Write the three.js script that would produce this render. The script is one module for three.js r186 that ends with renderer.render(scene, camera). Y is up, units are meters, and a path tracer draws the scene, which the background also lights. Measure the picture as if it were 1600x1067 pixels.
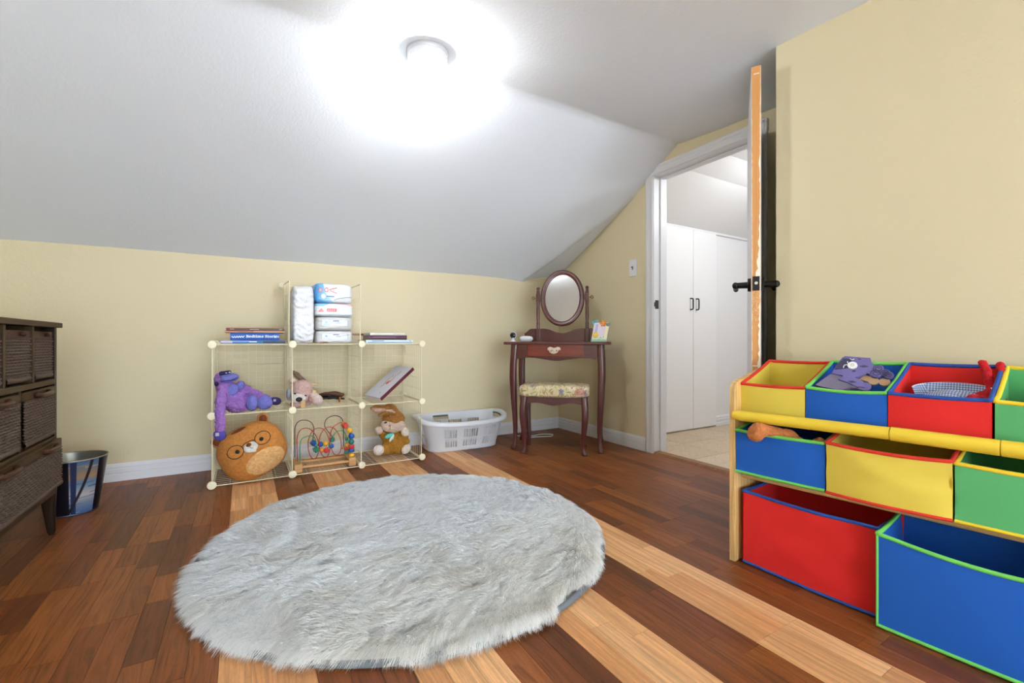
import * as THREE from 'three';
import { RoundedBoxGeometry } from 'three/addons/geometries/RoundedBoxGeometry.js';
import { mergeGeometries, mergeVertices } from 'three/addons/utils/BufferGeometryUtils.js';
import { MarchingCubes } from 'three/addons/objects/MarchingCubes.js';
import { RectAreaLightUniformsLib } from 'three/addons/lights/RectAreaLightUniformsLib.js';

// ------------------------------------------------------------------ camera, sky, exposure
const scene = new THREE.Scene();
const camera = new THREE.PerspectiveCamera(2 * Math.atan(533.5 / 705) * 180 / Math.PI, 1600 / 1067, 0.03, 60);
const YAW = Math.atan(420 / 705);
camera.position.set(0, 0.77, 0);
camera.lookAt(Math.sin(YAW), 0.77, -Math.cos(YAW));
scene.background = new THREE.Color(0.8, 0.92, 1.04);      // overcast sky, raised to fill the room through the added windows
scene.backgroundIntensity = 24;
const renderer = new THREE.WebGLRenderer();
renderer.toneMapping = THREE.LinearToneMapping;
renderer.toneMappingExposure = 0.765;
renderer.shadowMap.enabled = true;
RectAreaLightUniformsLib.init();
const LAMP = 2.1, HALL = 3.8;

// ------------------------------------------------------------------ helpers
const rng = (s) => () => { s = (s + 0x6d2b79f5) | 0; let t = Math.imul(s ^ (s >>> 15), 1 | s); t = (t + Math.imul(t ^ (t >>> 7), 61 | t)) ^ t; return ((t ^ (t >>> 14)) >>> 0) / 4294967296; };
const R = rng(7), rr = (a, b) => a + (b - a) * R();
const V3 = (x, y, z) => new THREE.Vector3(x, y, z);
const lerp = (a, b, t) => a + (b - a) * t, clamp = (x, a = 0, b = 1) => Math.min(b, Math.max(a, x)), sstep = (a, b, x) => { const t = clamp((x - a) / (b - a)); return t * t * (3 - 2 * t); };
const hash2 = (x, y) => { let h = Math.imul(x | 0, 374761393) + Math.imul(y | 0, 668265263); h = Math.imul(h ^ (h >>> 13), 1274126177); return ((h ^ (h >>> 16)) >>> 0) / 4294967296; };
function pn(x, y, px = 1 << 20, py = 1 << 20) {              // periodic value noise 0..1
  const x0 = Math.floor(x), y0 = Math.floor(y), m = (a, p) => ((a % p) + p) % p, fx = x - x0, fy = y - y0, u = fx * fx * (3 - 2 * fx), v = fy * fy * (3 - 2 * fy);
  const a = hash2(m(x0, px), m(y0, py)), b = hash2(m(x0 + 1, px), m(y0, py)), c = hash2(m(x0, px), m(y0 + 1, py)), d = hash2(m(x0 + 1, px), m(y0 + 1, py));
  return lerp(lerp(a, b, u), lerp(c, d, u), v);
}
const hash3 = (x, y, z) => hash2(x + Math.imul(z, 7919), y - Math.imul(z, 104729));
function n3(x, y, z) {
  const z0 = Math.floor(z), f = z - z0, w = f * f * (3 - 2 * f);
  const s = (k) => pn(x + (k * 57.31) % 977, y + (k * 131.7) % 953);
  return lerp(s(z0), s(z0 + 1), w);
}
function tex(w, h, fn, srgb = true, rx = 1, ry = 1) {
  const d = new Uint8Array(w * h * 4);
  for (let j = 0; j < h; j++) for (let i = 0; i < w; i++) { const c = fn(i / w, j / h), o = (j * w + i) * 4; for (let k = 0; k < 3; k++) d[o + k] = clamp(Array.isArray(c) ? c[k] : c, 0, 1) * 255; d[o + 3] = 255; }
  const t = new THREE.DataTexture(d, w, h); t.wrapS = t.wrapT = THREE.RepeatWrapping; t.magFilter = THREE.LinearFilter; t.minFilter = THREE.LinearFilter; t.repeat.set(rx, ry); if (srgb) t.colorSpace = THREE.SRGBColorSpace; t.needsUpdate = true; return t;
}
function canvas(w, h, draw) {
  const c = document.createElement('canvas'); c.width = w; c.height = h; draw(c.getContext('2d'), w, h);
  const t = new THREE.CanvasTexture(c); t.colorSpace = THREE.SRGBColorSpace; return t;
}
const M = (name, color, roughness = 0.6, o = {}) => { const m = new THREE.MeshPhysicalMaterial({ color, roughness, ...o }); m.name = name; return m; };
function ni(g) { const r = g.index ? g.toNonIndexed() : g.clone(); for (const k of Object.keys(r.attributes)) if (!['position', 'normal', 'uv', 'color'].includes(k)) r.deleteAttribute(k); r.clearGroups?.(); return r; }
function boxUV(g, grain) {                                   // uv in metres, by the dominant axis; grain = axis that runs along u
  const p = g.attributes.position, uv = new Float32Array(p.count * 2), a = V3(), b = V3(), c = V3();
  for (let i = 0; i < p.count; i += 3) {
    a.fromBufferAttribute(p, i); b.fromBufferAttribute(p, i + 1); c.fromBufferAttribute(p, i + 2);
    const n = b.clone().sub(a).cross(c.clone().sub(a)), ax = Math.abs(n.x), ay = Math.abs(n.y), az = Math.abs(n.z);
    let k = ax > ay && ax > az ? ['z', 'y'] : ay > az ? ['x', 'z'] : ['x', 'y'];
    if (grain && k[1] === grain) k = [k[1], k[0]];
    [a, b, c].forEach((v, j) => { uv[(i + j) * 2] = v[k[0]]; uv[(i + j) * 2 + 1] = v[k[1]]; });
  }
  g.setAttribute('uv', new THREE.BufferAttribute(uv, 2)); return g;
}
function join(geos, grain, keepUV) {
  geos = [].concat(geos).map(ni); geos.forEach((g) => { if (!g.attributes.normal) g.computeVertexNormals(); if (keepUV && !g.attributes.uv) boxUV(g); });
  const col = geos.some((g) => g.attributes.color); if (!col) geos.forEach((g) => g.deleteAttribute('color'));
  if (!keepUV) geos.forEach((g) => boxUV(g, grain));
  return geos.length > 1 ? mergeGeometries(geos) : geos[0];
}
const used = new Map();
function numbered(n) { const k = used.get(n) ?? 0; used.set(n, k + 1); return k ? n + '_' + String(k).padStart(3, '0') : n; }
function part(name, geos, m, parent, o = {}) {
  const mesh = new THREE.Mesh(join(geos, o.grain, o.uv), m); mesh.name = numbered(name); mesh.castShadow = mesh.receiveShadow = true; parent.add(mesh);
  if (o.label) mesh.userData.label = o.label; if (o.kind) mesh.userData.kind = o.kind; return mesh;
}
function thing(name, label, category, pos = [0, 0, 0], turn = 0, group) {
  const o = new THREE.Group(); o.name = numbered(name); o.position.set(...pos); o.rotation.y = turn; o.userData = { label, category }; if (group) o.userData.group = group; scene.add(o); return o;
}
function struct(name, geos, m, parent = scene, o = {}) { const s = part(name, geos, m, parent, o); if (parent === scene) s.userData.kind = 'structure'; return s; }
function sgroup(name) { const o = new THREE.Group(); o.name = numbered(name); o.userData.kind = 'structure'; scene.add(o); return o; }
const tf = (g, x = 0, y = 0, z = 0, rx = 0, ry = 0, rz = 0, s) => { if (s) g.scale(s[0], s[1], s[2]); const m = new THREE.Matrix4().makeRotationFromEuler(new THREE.Euler(rx, ry, rz)); m.setPosition(x, y, z); return g.applyMatrix4(m); };
const bx = (w, h, d, x = 0, y = 0, z = 0, r = 0.002, ry = 0) => tf(r > 0 ? new RoundedBoxGeometry(w, h, d, 2, Math.min(r, w / 2.01, h / 2.01, d / 2.01)) : new THREE.BoxGeometry(w, h, d), x, y, z, 0, ry);
const b2 = (x0, x1, y0, y1, z0, z1, r = 0.002) => bx(x1 - x0, y1 - y0, z1 - z0, (x0 + x1) / 2, (y0 + y1) / 2, (z0 + z1) / 2, r);
const ell = (x, y, z, a, b, c, rx = 0, ry = 0, rz = 0, n = 24) => tf(new THREE.SphereGeometry(1, n, Math.round(n * 0.7)), x, y, z, rx, ry, rz, [a, b, c]);
const cyl = (r0, r1, h, x, y, z, rx = 0, ry = 0, rz = 0, n = 24) => tf(new THREE.CylinderGeometry(r0, r1, h, n), x, y, z, rx, ry, rz);
const tube = (pts, r, closed = false, n = 0, m = 8) => new THREE.TubeGeometry(new THREE.CatmullRomCurve3(pts.map((p) => (p.isVector3 ? p : V3(...p))), closed, 'catmullrom', 0.5), n || pts.length * 6, r, m, closed);
function rod(a, b, r, n = 6) { const A = V3(...a), B = V3(...b), d = B.clone().sub(A), g = new THREE.CylinderGeometry(r, r, d.length(), n, 1); g.applyQuaternion(new THREE.Quaternion().setFromUnitVectors(V3(0, 1, 0), d.clone().normalize())); return g.translate((A.x + B.x) / 2, (A.y + B.y) / 2, (A.z + B.z) / 2); }
const lathe = (pts, n = 40) => new THREE.LatheGeometry(pts.map((p) => new THREE.Vector2(...p)), n);
const shape = (pts, curved) => { const s = new THREE.Shape(); if (curved) { s.moveTo(...pts[0]); s.splineThru(pts.slice(1).map((p) => new THREE.Vector2(...p))); } else pts.forEach((p, i) => (i ? s.lineTo(...p) : s.moveTo(...p))); return s; };
const extr = (s, d, bev = 0.001, seg = 2, cs = 12) => new THREE.ExtrudeGeometry(s, { depth: d, bevelEnabled: bev > 0, bevelThickness: bev, bevelSize: bev, bevelSegments: seg, curveSegments: cs });
function grid(nu, nv, f, closedU = false) {                  // a surface f(u, v) -> [x, y, z], uv = (u, v)
  const pos = [], uv = [], idx = [];
  for (let j = 0; j <= nv; j++) for (let i = 0; i <= nu; i++) { pos.push(...f(i / nu, j / nv)); uv.push(i / nu, j / nv); }
  for (let j = 0; j < nv; j++) for (let i = 0; i < nu; i++) { const a = j * (nu + 1) + i, b = a + 1, c = a + nu + 1, d = c + 1; idx.push(a, b, d, a, d, c); }
  const g = new THREE.BufferGeometry(); g.setAttribute('position', new THREE.Float32BufferAttribute(pos, 3)); g.setAttribute('uv', new THREE.Float32BufferAttribute(uv, 2)); g.setIndex(idx); g.computeVertexNormals();
  if (closedU) { const n = g.attributes.normal; for (let j = 0; j <= nv; j++) { const a = j * (nu + 1), b = a + nu, v = V3(n.getX(a) + n.getX(b), n.getY(a) + n.getY(b), n.getZ(a) + n.getZ(b)).normalize(); n.setXYZ(a, v.x, v.y, v.z); n.setXYZ(b, v.x, v.y, v.z); } }
  return g;
}
function loft(rings, cap = true) {                           // rings of equal counts of [x, y, z], closed around
  const n = rings[0].length, g = grid(n, rings.length - 1, (u, v) => { const r = rings[Math.round(v * (rings.length - 1))]; return r[Math.round(u * n) % n]; }, true);
  if (!cap) return g;
  const end = (ring, flip) => { const c = ring.reduce((s, p) => [s[0] + p[0] / n, s[1] + p[1] / n, s[2] + p[2] / n], [0, 0, 0]), pos = []; for (let i = 0; i < n; i++) { const a = ring[i], b = ring[(i + 1) % n]; flip ? pos.push(...c, ...b, ...a) : pos.push(...c, ...a, ...b); } const e = new THREE.BufferGeometry(); e.setAttribute('position', new THREE.Float32BufferAttribute(pos, 3)); e.setAttribute('uv', new THREE.Float32BufferAttribute(new Float32Array(pos.length / 3 * 2), 2)); e.computeVertexNormals(); return e; };
  return mergeGeometries([ni(g), end(rings[0], true), end(rings[rings.length - 1], false)]);
}
const rsq = (cx, y, cz, w, d = w, e = 4, n = 16) => Array.from({ length: n }, (_, i) => { const a = i / n * 2 * Math.PI + Math.PI / n, c = Math.cos(a), s = Math.sin(a), k = Math.pow(Math.abs(c) ** e + Math.abs(s) ** e, -1 / e); return [cx + c * k * w, y, cz - s * k * d]; });
function sweep(center, prof, n, closed = true) {             // profile (out, up) along a flat path center(t) -> {p, out}
  const m = prof.length; return grid(n, m, (u, v) => { const { p, out, up } = center(u % 1), q = prof[Math.round(v * m) % m]; return [p[0] + out[0] * q[0] + up[0] * q[1], p[1] + out[1] * q[0] + up[1] * q[1], p[2] + out[2] * q[0] + up[2] * q[1]]; }, closed);
}
function smoothN(g) {
  g = ni(g); const p = g.attributes.position, key = (i) => Math.round(p.getX(i) * 2e4) + ',' + Math.round(p.getY(i) * 2e4) + ',' + Math.round(p.getZ(i) * 2e4), acc = new Map(), a = V3(), b = V3(), c = V3(), N = new Float32Array(p.count * 3);
  for (let i = 0; i < p.count; i += 3) { a.fromBufferAttribute(p, i); b.fromBufferAttribute(p, i + 1); c.fromBufferAttribute(p, i + 2); const n = b.clone().sub(a).cross(c.clone().sub(a)); for (let j = 0; j < 3; j++) { const k = key(i + j); if (!acc.has(k)) acc.set(k, V3()); acc.get(k).add(n); } }
  for (let i = 0; i < p.count; i++) { const n = acc.get(key(i)).clone().normalize(); N.set([n.x, n.y, n.z], i * 3); }
  g.setAttribute('normal', new THREE.BufferAttribute(N, 3)); return g;
}
function superBox(w, h, d, e = 5, n = 14, wob) {             // a soft box: a superellipsoid with planar uv on the front
  const g = new THREE.BoxGeometry(2, 2, 2, n, n, n), p = g.attributes.position, uv = g.attributes.uv;
  for (let i = 0; i < p.count; i++) {
    let x = p.getX(i), y = p.getY(i), z = p.getZ(i);
    [x, y, z] = [x, y, z].map((q) => Math.sign(q) * Math.pow(Math.abs(q), 0.75));
    const k = Math.pow(Math.abs(x) ** e + Math.abs(y) ** e + Math.abs(z) ** e, -1 / e); x *= k; y *= k; z *= k;
    const q = wob ? wob(x, y, z) : 0, l = 1 + q;
    p.setXYZ(i, x * l * w / 2, y * l * h / 2, z * l * d / 2); uv.setXY(i, x / 2 + 0.5, y / 2 + 0.5);
  }
  return smoothN(g);
}
const capsuleD = (p, b) => {
  if (b.e) { const [cx, cy, cz] = b.e, [rx, ry, rz] = b.r; let x = p[0] - cx, y = p[1] - cy, z = p[2] - cz; if (b.q) { const v = V3(x, y, z).applyQuaternion(b.q); x = v.x; y = v.y; z = v.z; } const k0 = Math.hypot(x / rx, y / ry, z / rz), k1 = Math.hypot(x / rx / rx, y / ry / ry, z / rz / rz); return k1 < 1e-9 ? -Math.min(rx, ry, rz) : k0 * (k0 - 1) / k1; }
  const [a, c, ra, rb] = b, dx = c[0] - a[0], dy = c[1] - a[1], dz = c[2] - a[2], l2 = dx * dx + dy * dy + dz * dz, t = clamp(((p[0] - a[0]) * dx + (p[1] - a[1]) * dy + (p[2] - a[2]) * dz) / l2);
  return Math.hypot(p[0] - a[0] - dx * t, p[1] - a[1] - dy * t, p[2] - a[2] - dz * t) - lerp(ra, rb, t);
};
function blob(bones, { k = 0.012, cell = 0.006, fuzz = 0, freq = 300 } = {}) {
  const lo = [9, 9, 9], hi = [-9, -9, -9];
  for (const b of bones) for (const [c, r] of b.e ? [[b.e, Math.max(...b.r)]] : [[b[0], b[2]], [b[1], b[3]]]) for (let i = 0; i < 3; i++) { lo[i] = Math.min(lo[i], c[i] - r); hi[i] = Math.max(hi[i], c[i] + r); }
  const mid = lo.map((l, i) => (l + hi[i]) / 2), half = Math.max(...lo.map((l, i) => hi[i] - l)) / 2 + cell * 4, n = Math.min(120, Math.ceil(2 * half / cell)), mc = new MarchingCubes(n, new THREE.MeshStandardMaterial(), false, false, 90000);
  mc.isolation = 0;
  for (let z = 0; z < n; z++) for (let y = 0; y < n; y++) for (let x = 0; x < n; x++) {
    const p = [x, y, z].map((q, i) => mid[i] + (q - n / 2) / (n / 2) * half); let d = 1e3;
    for (const b of bones) { const e = capsuleD(p, b), h = clamp(0.5 + 0.5 * (d - e) / k); d = d > 1 ? e : lerp(d, e, h) - k * h * (1 - h); }
    mc.field[z * n * n + y * n + x] = -d;
  }
  mc.update();
  let g = new THREE.BufferGeometry(); g.setAttribute('position', new THREE.BufferAttribute(mc.positionArray.slice(0, mc.count * 3).map((q, i) => q * half + mid[i % 3]), 3));
  g = mergeVertices(g, 1e-5); g.computeVertexNormals();
  const p = g.attributes.position, N = g.attributes.normal; let s = 0;
  for (let i = 0; i < p.count; i += 7) { const q = [p.getX(i), p.getY(i), p.getZ(i)], e = 0.002, d0 = Math.min(...bones.map((b) => capsuleD(q, b))), d1 = Math.min(...bones.map((b) => capsuleD([q[0] + N.getX(i) * e, q[1] + N.getY(i) * e, q[2] + N.getZ(i) * e], b))); s += Math.sign(d1 - d0); }
  if (s < 0) { const ix = g.index.array; for (let i = 0; i < ix.length; i += 3) { const t = ix[i]; ix[i] = ix[i + 1]; ix[i + 1] = t; } g.computeVertexNormals(); }
  if (fuzz) { for (let i = 0; i < p.count; i++) { const f = (n3(p.getX(i) * freq, p.getY(i) * freq, p.getZ(i) * freq) - 0.5) * 2 * fuzz; p.setXYZ(i, p.getX(i) + N.getX(i) * f, p.getY(i) + N.getY(i) * f, p.getZ(i) + N.getZ(i) * f); } g.computeVertexNormals(); }
  return g;
}

// ------------------------------------------------------------------ textures and materials
const tGrain = tex(1024, 256, (u, v) => { const w = pn(u * 5, v * 6, 5, 6) * 0.06; const s = pn(u * 6, (v + w) * 40, 6, 40) * 0.5 + pn(u * 14, (v + w) * 120, 14, 120) * 0.32 + pn(u * 90, v * 128, 90, 128) * 0.18; const q = 0.74 + 0.34 * s; return [q, q * 0.99, q * 0.97]; }, true, 1 / 0.9, 1 / 0.22);
const tGrainDeep = tex(1024, 256, (u, v) => { const w = pn(u * 4, v * 4, 4, 4) * 0.12; const s = pn(u * 5, (v + w) * 26, 5, 26) * 0.4 + pn(u * 14, (v + w) * 110, 14, 110) * 0.4 + pn(u * 200, v * 128, 200, 128) * 0.2, k = sstep(0.66, 0.85, pn(u * 9, (v + w) * 44 + 11, 9, 44)); const q = 0.74 + 0.36 * s - 0.14 * k; return [q, q * 0.96, q * 0.92]; }, true, 1 / 0.8, 1 / 0.2);
const tPaint = tex(512, 512, (u, v) => 0.5 + 0.5 * (pn(u * 90, v * 90, 90, 90) - 0.5) + 0.35 * (pn(u * 220, v * 220, 220, 220) - 0.5) + 0.5 * (pn(u * 14, v * 14, 14, 14) - 0.5), false, 1 / 0.7, 1 / 0.7);
const tCloth = tex(128, 128, (u, v) => 0.5 + 0.25 * Math.sin(u * 2 * Math.PI * 32) * (Math.sin(v * 2 * Math.PI * 32) > 0 ? 1 : -1) + 0.3 * (pn(u * 40, v * 40, 40, 40) - 0.5), false, 1 / 0.06, 1 / 0.06);
const tFuzz = tex(256, 256, (u, v) => 0.6 * pn(u * 40, v * 40, 40, 40) + 0.4 * pn(u * 110, v * 110, 110, 110), false, 1 / 0.12, 1 / 0.12);
const tMottle = tex(256, 256, (u, v) => { const q = 0.86 + 0.2 * (0.6 * pn(u * 24, v * 24, 24, 24) + 0.4 * pn(u * 70, v * 70, 70, 70) - 0.3); return q; }, true, 1 / 0.2, 1 / 0.2);
const wallM = M('yellow wall paint', '#dccfac', 0.6, { bumpMap: tPaint, bumpScale: 0.0005 });
const ceilM = M('ceiling paint', '#ebf1f8', 0.5, { bumpMap: tPaint, bumpScale: 0.0005 });
const trimM = M('white trim paint', '#e3e4e8', 0.4);
const hallM = M('white hall paint', '#e8e8ea', 0.6, { bumpMap: tPaint, bumpScale: 0.0004 });
const cherry = M('cherry wood', '#58201f', 0.3, { map: tGrain, clearcoat: 0.4, clearcoatRoughness: 0.25 });
const cherryRed = M('red cherry drawer', '#7c281b', 0.3, { map: tGrain, clearcoat: 0.4, clearcoatRoughness: 0.25 });
const steel = M('chrome', '#d8d8d8', 0.2, { metalness: 1 });
const black = M('black metal', '#0d0d0e', 0.35, { metalness: 0.3 });
const pine = M('pine board', '#e3b878', 0.5, { map: tGrain });
const cloth = (c) => M('bin fabric', c, 0.85, { bumpMap: tCloth, bumpScale: 0.0004, sheen: 0.3, sheenColor: new THREE.Color(c), sheenRoughness: 0.6 });
const plush = (c, b = 0.003) => M('plush fabric', c, 1, { bumpMap: tFuzz, bumpScale: b, map: tMottle, sheen: 0.6, sheenColor: new THREE.Color(c), sheenRoughness: 0.7 });
const plastic = (c, r = 0.4) => M('plastic', c, r);
// ------------------------------------------------------------------ the room
const XL = -1.14, XR = 2.43, ZB = -3.26, ZF = 2.6, CEIL = 2.05, KNEE = 1.285, ZC = -1.95, ZC2 = 0.16;
const PX = 1.9, PZ = -1.05;                                   // the corner of the partition
const DZ0 = -2.17, DZ1 = -1.445, DH = 1.91;                    // the doorway in the right wall
function ceilY(x, z) {
  const slope = (CEIL - KNEE) / (ZC - ZB);
  let y = Math.min(CEIL - 0.065 * Math.min(2.4, z - ZC), KNEE + (z - ZB) * slope);
  if (z < ZC) {                                               // the plasterboard is folded next to the door wall
    y += 0.028 * Math.sin(clamp((z - ZB) / (ZC - ZB)) * Math.PI) * -0.5;
    const ridge = lerp(2.06, 2.5, clamp((z - ZB) / 1.05));
    const d = x - ridge; y += d > 0 ? d * 0.16 * sstep(0, 0.05, d) : -0.022 * Math.exp(-d * d / 0.02) * sstep(1.1, 0.6, z - ZB);
    y += (x + 1) * 0.005;
  }
  const e = 0.006 * (pn(x * 2.1 + 5, z * 2.3 + 9) - 0.5) + 0.003 * (pn(x * 5 + 31, z * 6 + 3) - 0.5);
  return y + e;
}
{
  const zs = (v) => lerp(ZB - 0.1, ZF + 0.1, v), xs = (u) => lerp(XL - 0.1, XR + 0.13, u);
  const under = grid(120, 170, (u, v) => [xs(u), ceilY(xs(u), zs(v)), zs(v)]), over = grid(2, 40, (u, v) => [xs(u), ceilY(xs(u), zs(v)) + 0.12, zs(v)]);
  const rim = (f) => grid(60, 1, (u, v) => { const [x, z] = f(u); return [x, ceilY(x, z) + v * 0.12, z]; });
  struct('ceiling', [under, over, rim((u) => [xs(u), zs(0)]), rim((u) => [xs(u), zs(1)]), rim((u) => [xs(0), zs(u)]), rim((u) => [xs(1), zs(u)])], ceilM);
}
// walls
const gable = (dx) => { const p = []; for (let i = 0; i <= 30; i++) { const z = lerp(ZB - 0.1, ZF + 0.1, i / 30); p.push([z, ceilY(dx, z) + 0.04]); } return p; };
function gableWall(name, x, thick, holes, m) {
  const s = shape([[ZB - 0.1, -0.05], ...gable(x), [ZF + 0.1, -0.05]]);
  for (const [a, b, c, d] of holes) s.holes.push(shape([[a, c], [a, d], [b, d], [b, c]]));
  const g = extr(s, thick, 0); g.applyMatrix4(new THREE.Matrix4().set(0, 0, 1, 0, 0, 1, 0, 0, 1, 0, 0, 0, 0, 0, 0, 1)); g.translate(x, 0, 0);
  const q = ni(g), p = q.attributes.position; for (let i = 0; i < p.count; i += 3) { const t = [p.getX(i), p.getY(i), p.getZ(i)]; p.setXYZ(i, p.getX(i + 1), p.getY(i + 1), p.getZ(i + 1)); p.setXYZ(i + 1, ...t); } q.computeVertexNormals();
  return struct(name, q, m);
}
gableWall('wall_right', XR, 0.12, [[DZ0, DZ1, -0.04, DH]], wallM);
const FILL_WINS = [[-0.95, 0.35], [0.5, 1.75]], FILL_WY = [0.12, 1.55];          // added windows behind the camera, there for fill light
gableWall('wall_left', XL - 0.1, 0.1, [], wallM);
struct('wall_back', b2(XL - 0.1, XR + 0.12, -0.05, KNEE + 0.05, ZB - 0.1, ZB, 0), wallM);
{ const s = shape([[XL - 0.1, -0.05], [XL - 0.1, 1.92], [XR + 0.12, 1.92], [XR + 0.12, -0.05]]); for (const [a, b] of FILL_WINS) s.holes.push(shape([[a, FILL_WY[0]], [b, FILL_WY[0]], [b, FILL_WY[1]], [a, FILL_WY[1]]])); struct('unseen_wall_front', extr(s, 0.1, 0).translate(0, 0, ZF), wallM); }  // unseen wall, set far back to even out the fill light
struct('wall_partition', [b2(PX, PX + 0.1, 0, CEIL + 0.02, PZ, ZF, 0.004), b2(PX + 0.09, XR, 0, CEIL + 0.02, PZ, PZ + 0.1, 0)], wallM);
const fillGlassM = M('window glass', '#ffffff', 0.0, { transmission: 1, thickness: 0 });
FILL_WINS.forEach(([x0, x1], i) => {
  const w = sgroup('window_' + (i + 1)), [y0, y1] = FILL_WY, z = ZF + 0.05, ym = (y0 + y1) / 2;
  part('fill_window_frame', [b2(x0, x1, y0, y0 + 0.045, z - 0.03, z + 0.03), b2(x0, x1, y1 - 0.045, y1, z - 0.03, z + 0.03), b2(x0, x0 + 0.045, y0, y1, z - 0.03, z + 0.03), b2(x1 - 0.045, x1, y0, y1, z - 0.03, z + 0.03), b2(x0, x1, ym - 0.02, ym + 0.02, z - 0.02, z + 0.02)], trimM, w);
  for (const [a, b] of [[y0 + 0.04, ym - 0.015], [ym + 0.015, y1 - 0.04]]) part('fill_pane', b2(x0 + 0.04, x1 - 0.04, a, b, z - 0.002, z + 0.002, 0), fillGlassM, w);
  part('fill_window_sill', b2(x0 - 0.05, x1 + 0.05, y0 - 0.03, y0, ZF - 0.06, ZF + 0.02), trimM, w);
});
// baseboards: a stepped profile
const BB = [[0, 0], [0.015, 0], [0.015, 0.038], [0.0125, 0.041], [0.0125, 0.044], [0.015, 0.047], [0.015, 0.066], [0.011, 0.069], [0.011, 0.073], [0.012, 0.078], [0.006, 0.092], [0.002, 0.096], [0, 0.096]];
function baseboard(name, x0, z0, x1, z1, parent) {            // the room lies to the right-hand side when walking from 0 to 1 ... out = (dz, -dx)
  const d = Math.hypot(x1 - x0, z1 - z0), t = [(x1 - x0) / d, (z1 - z0) / d], out = [-t[1], t[0]], n = BB.length, pos = [];
  const at = (e, q) => [lerp(x0, x1, e) + out[0] * q[0], q[1], lerp(z0, z1, e) + out[1] * q[0]];
  for (let i = 0; i < n; i++) { const a = BB[i], b = BB[(i + 1) % n]; pos.push(...at(0, a), ...at(1, b), ...at(1, a), ...at(0, a), ...at(0, b), ...at(1, b)); }
  for (let i = 1; i < n - 1; i++) { pos.push(...at(0, BB[0]), ...at(0, BB[i]), ...at(0, BB[i + 1]), ...at(1, BB[0]), ...at(1, BB[i + 1]), ...at(1, BB[i])); }
  const g = new THREE.BufferGeometry(); g.setAttribute('position', new THREE.Float32BufferAttribute(pos, 3)); g.computeVertexNormals(); return struct(name, g, trimM, parent ?? scene);
}
baseboard('baseboard_back', XL, ZB, XR, ZB);
baseboard('baseboard_right', XR, ZB, XR, -2.235);
baseboard('baseboard_partition', PX, PZ, PX, ZF);
baseboard('baseboard_left', XL, ZF, XL, ZB);
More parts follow.
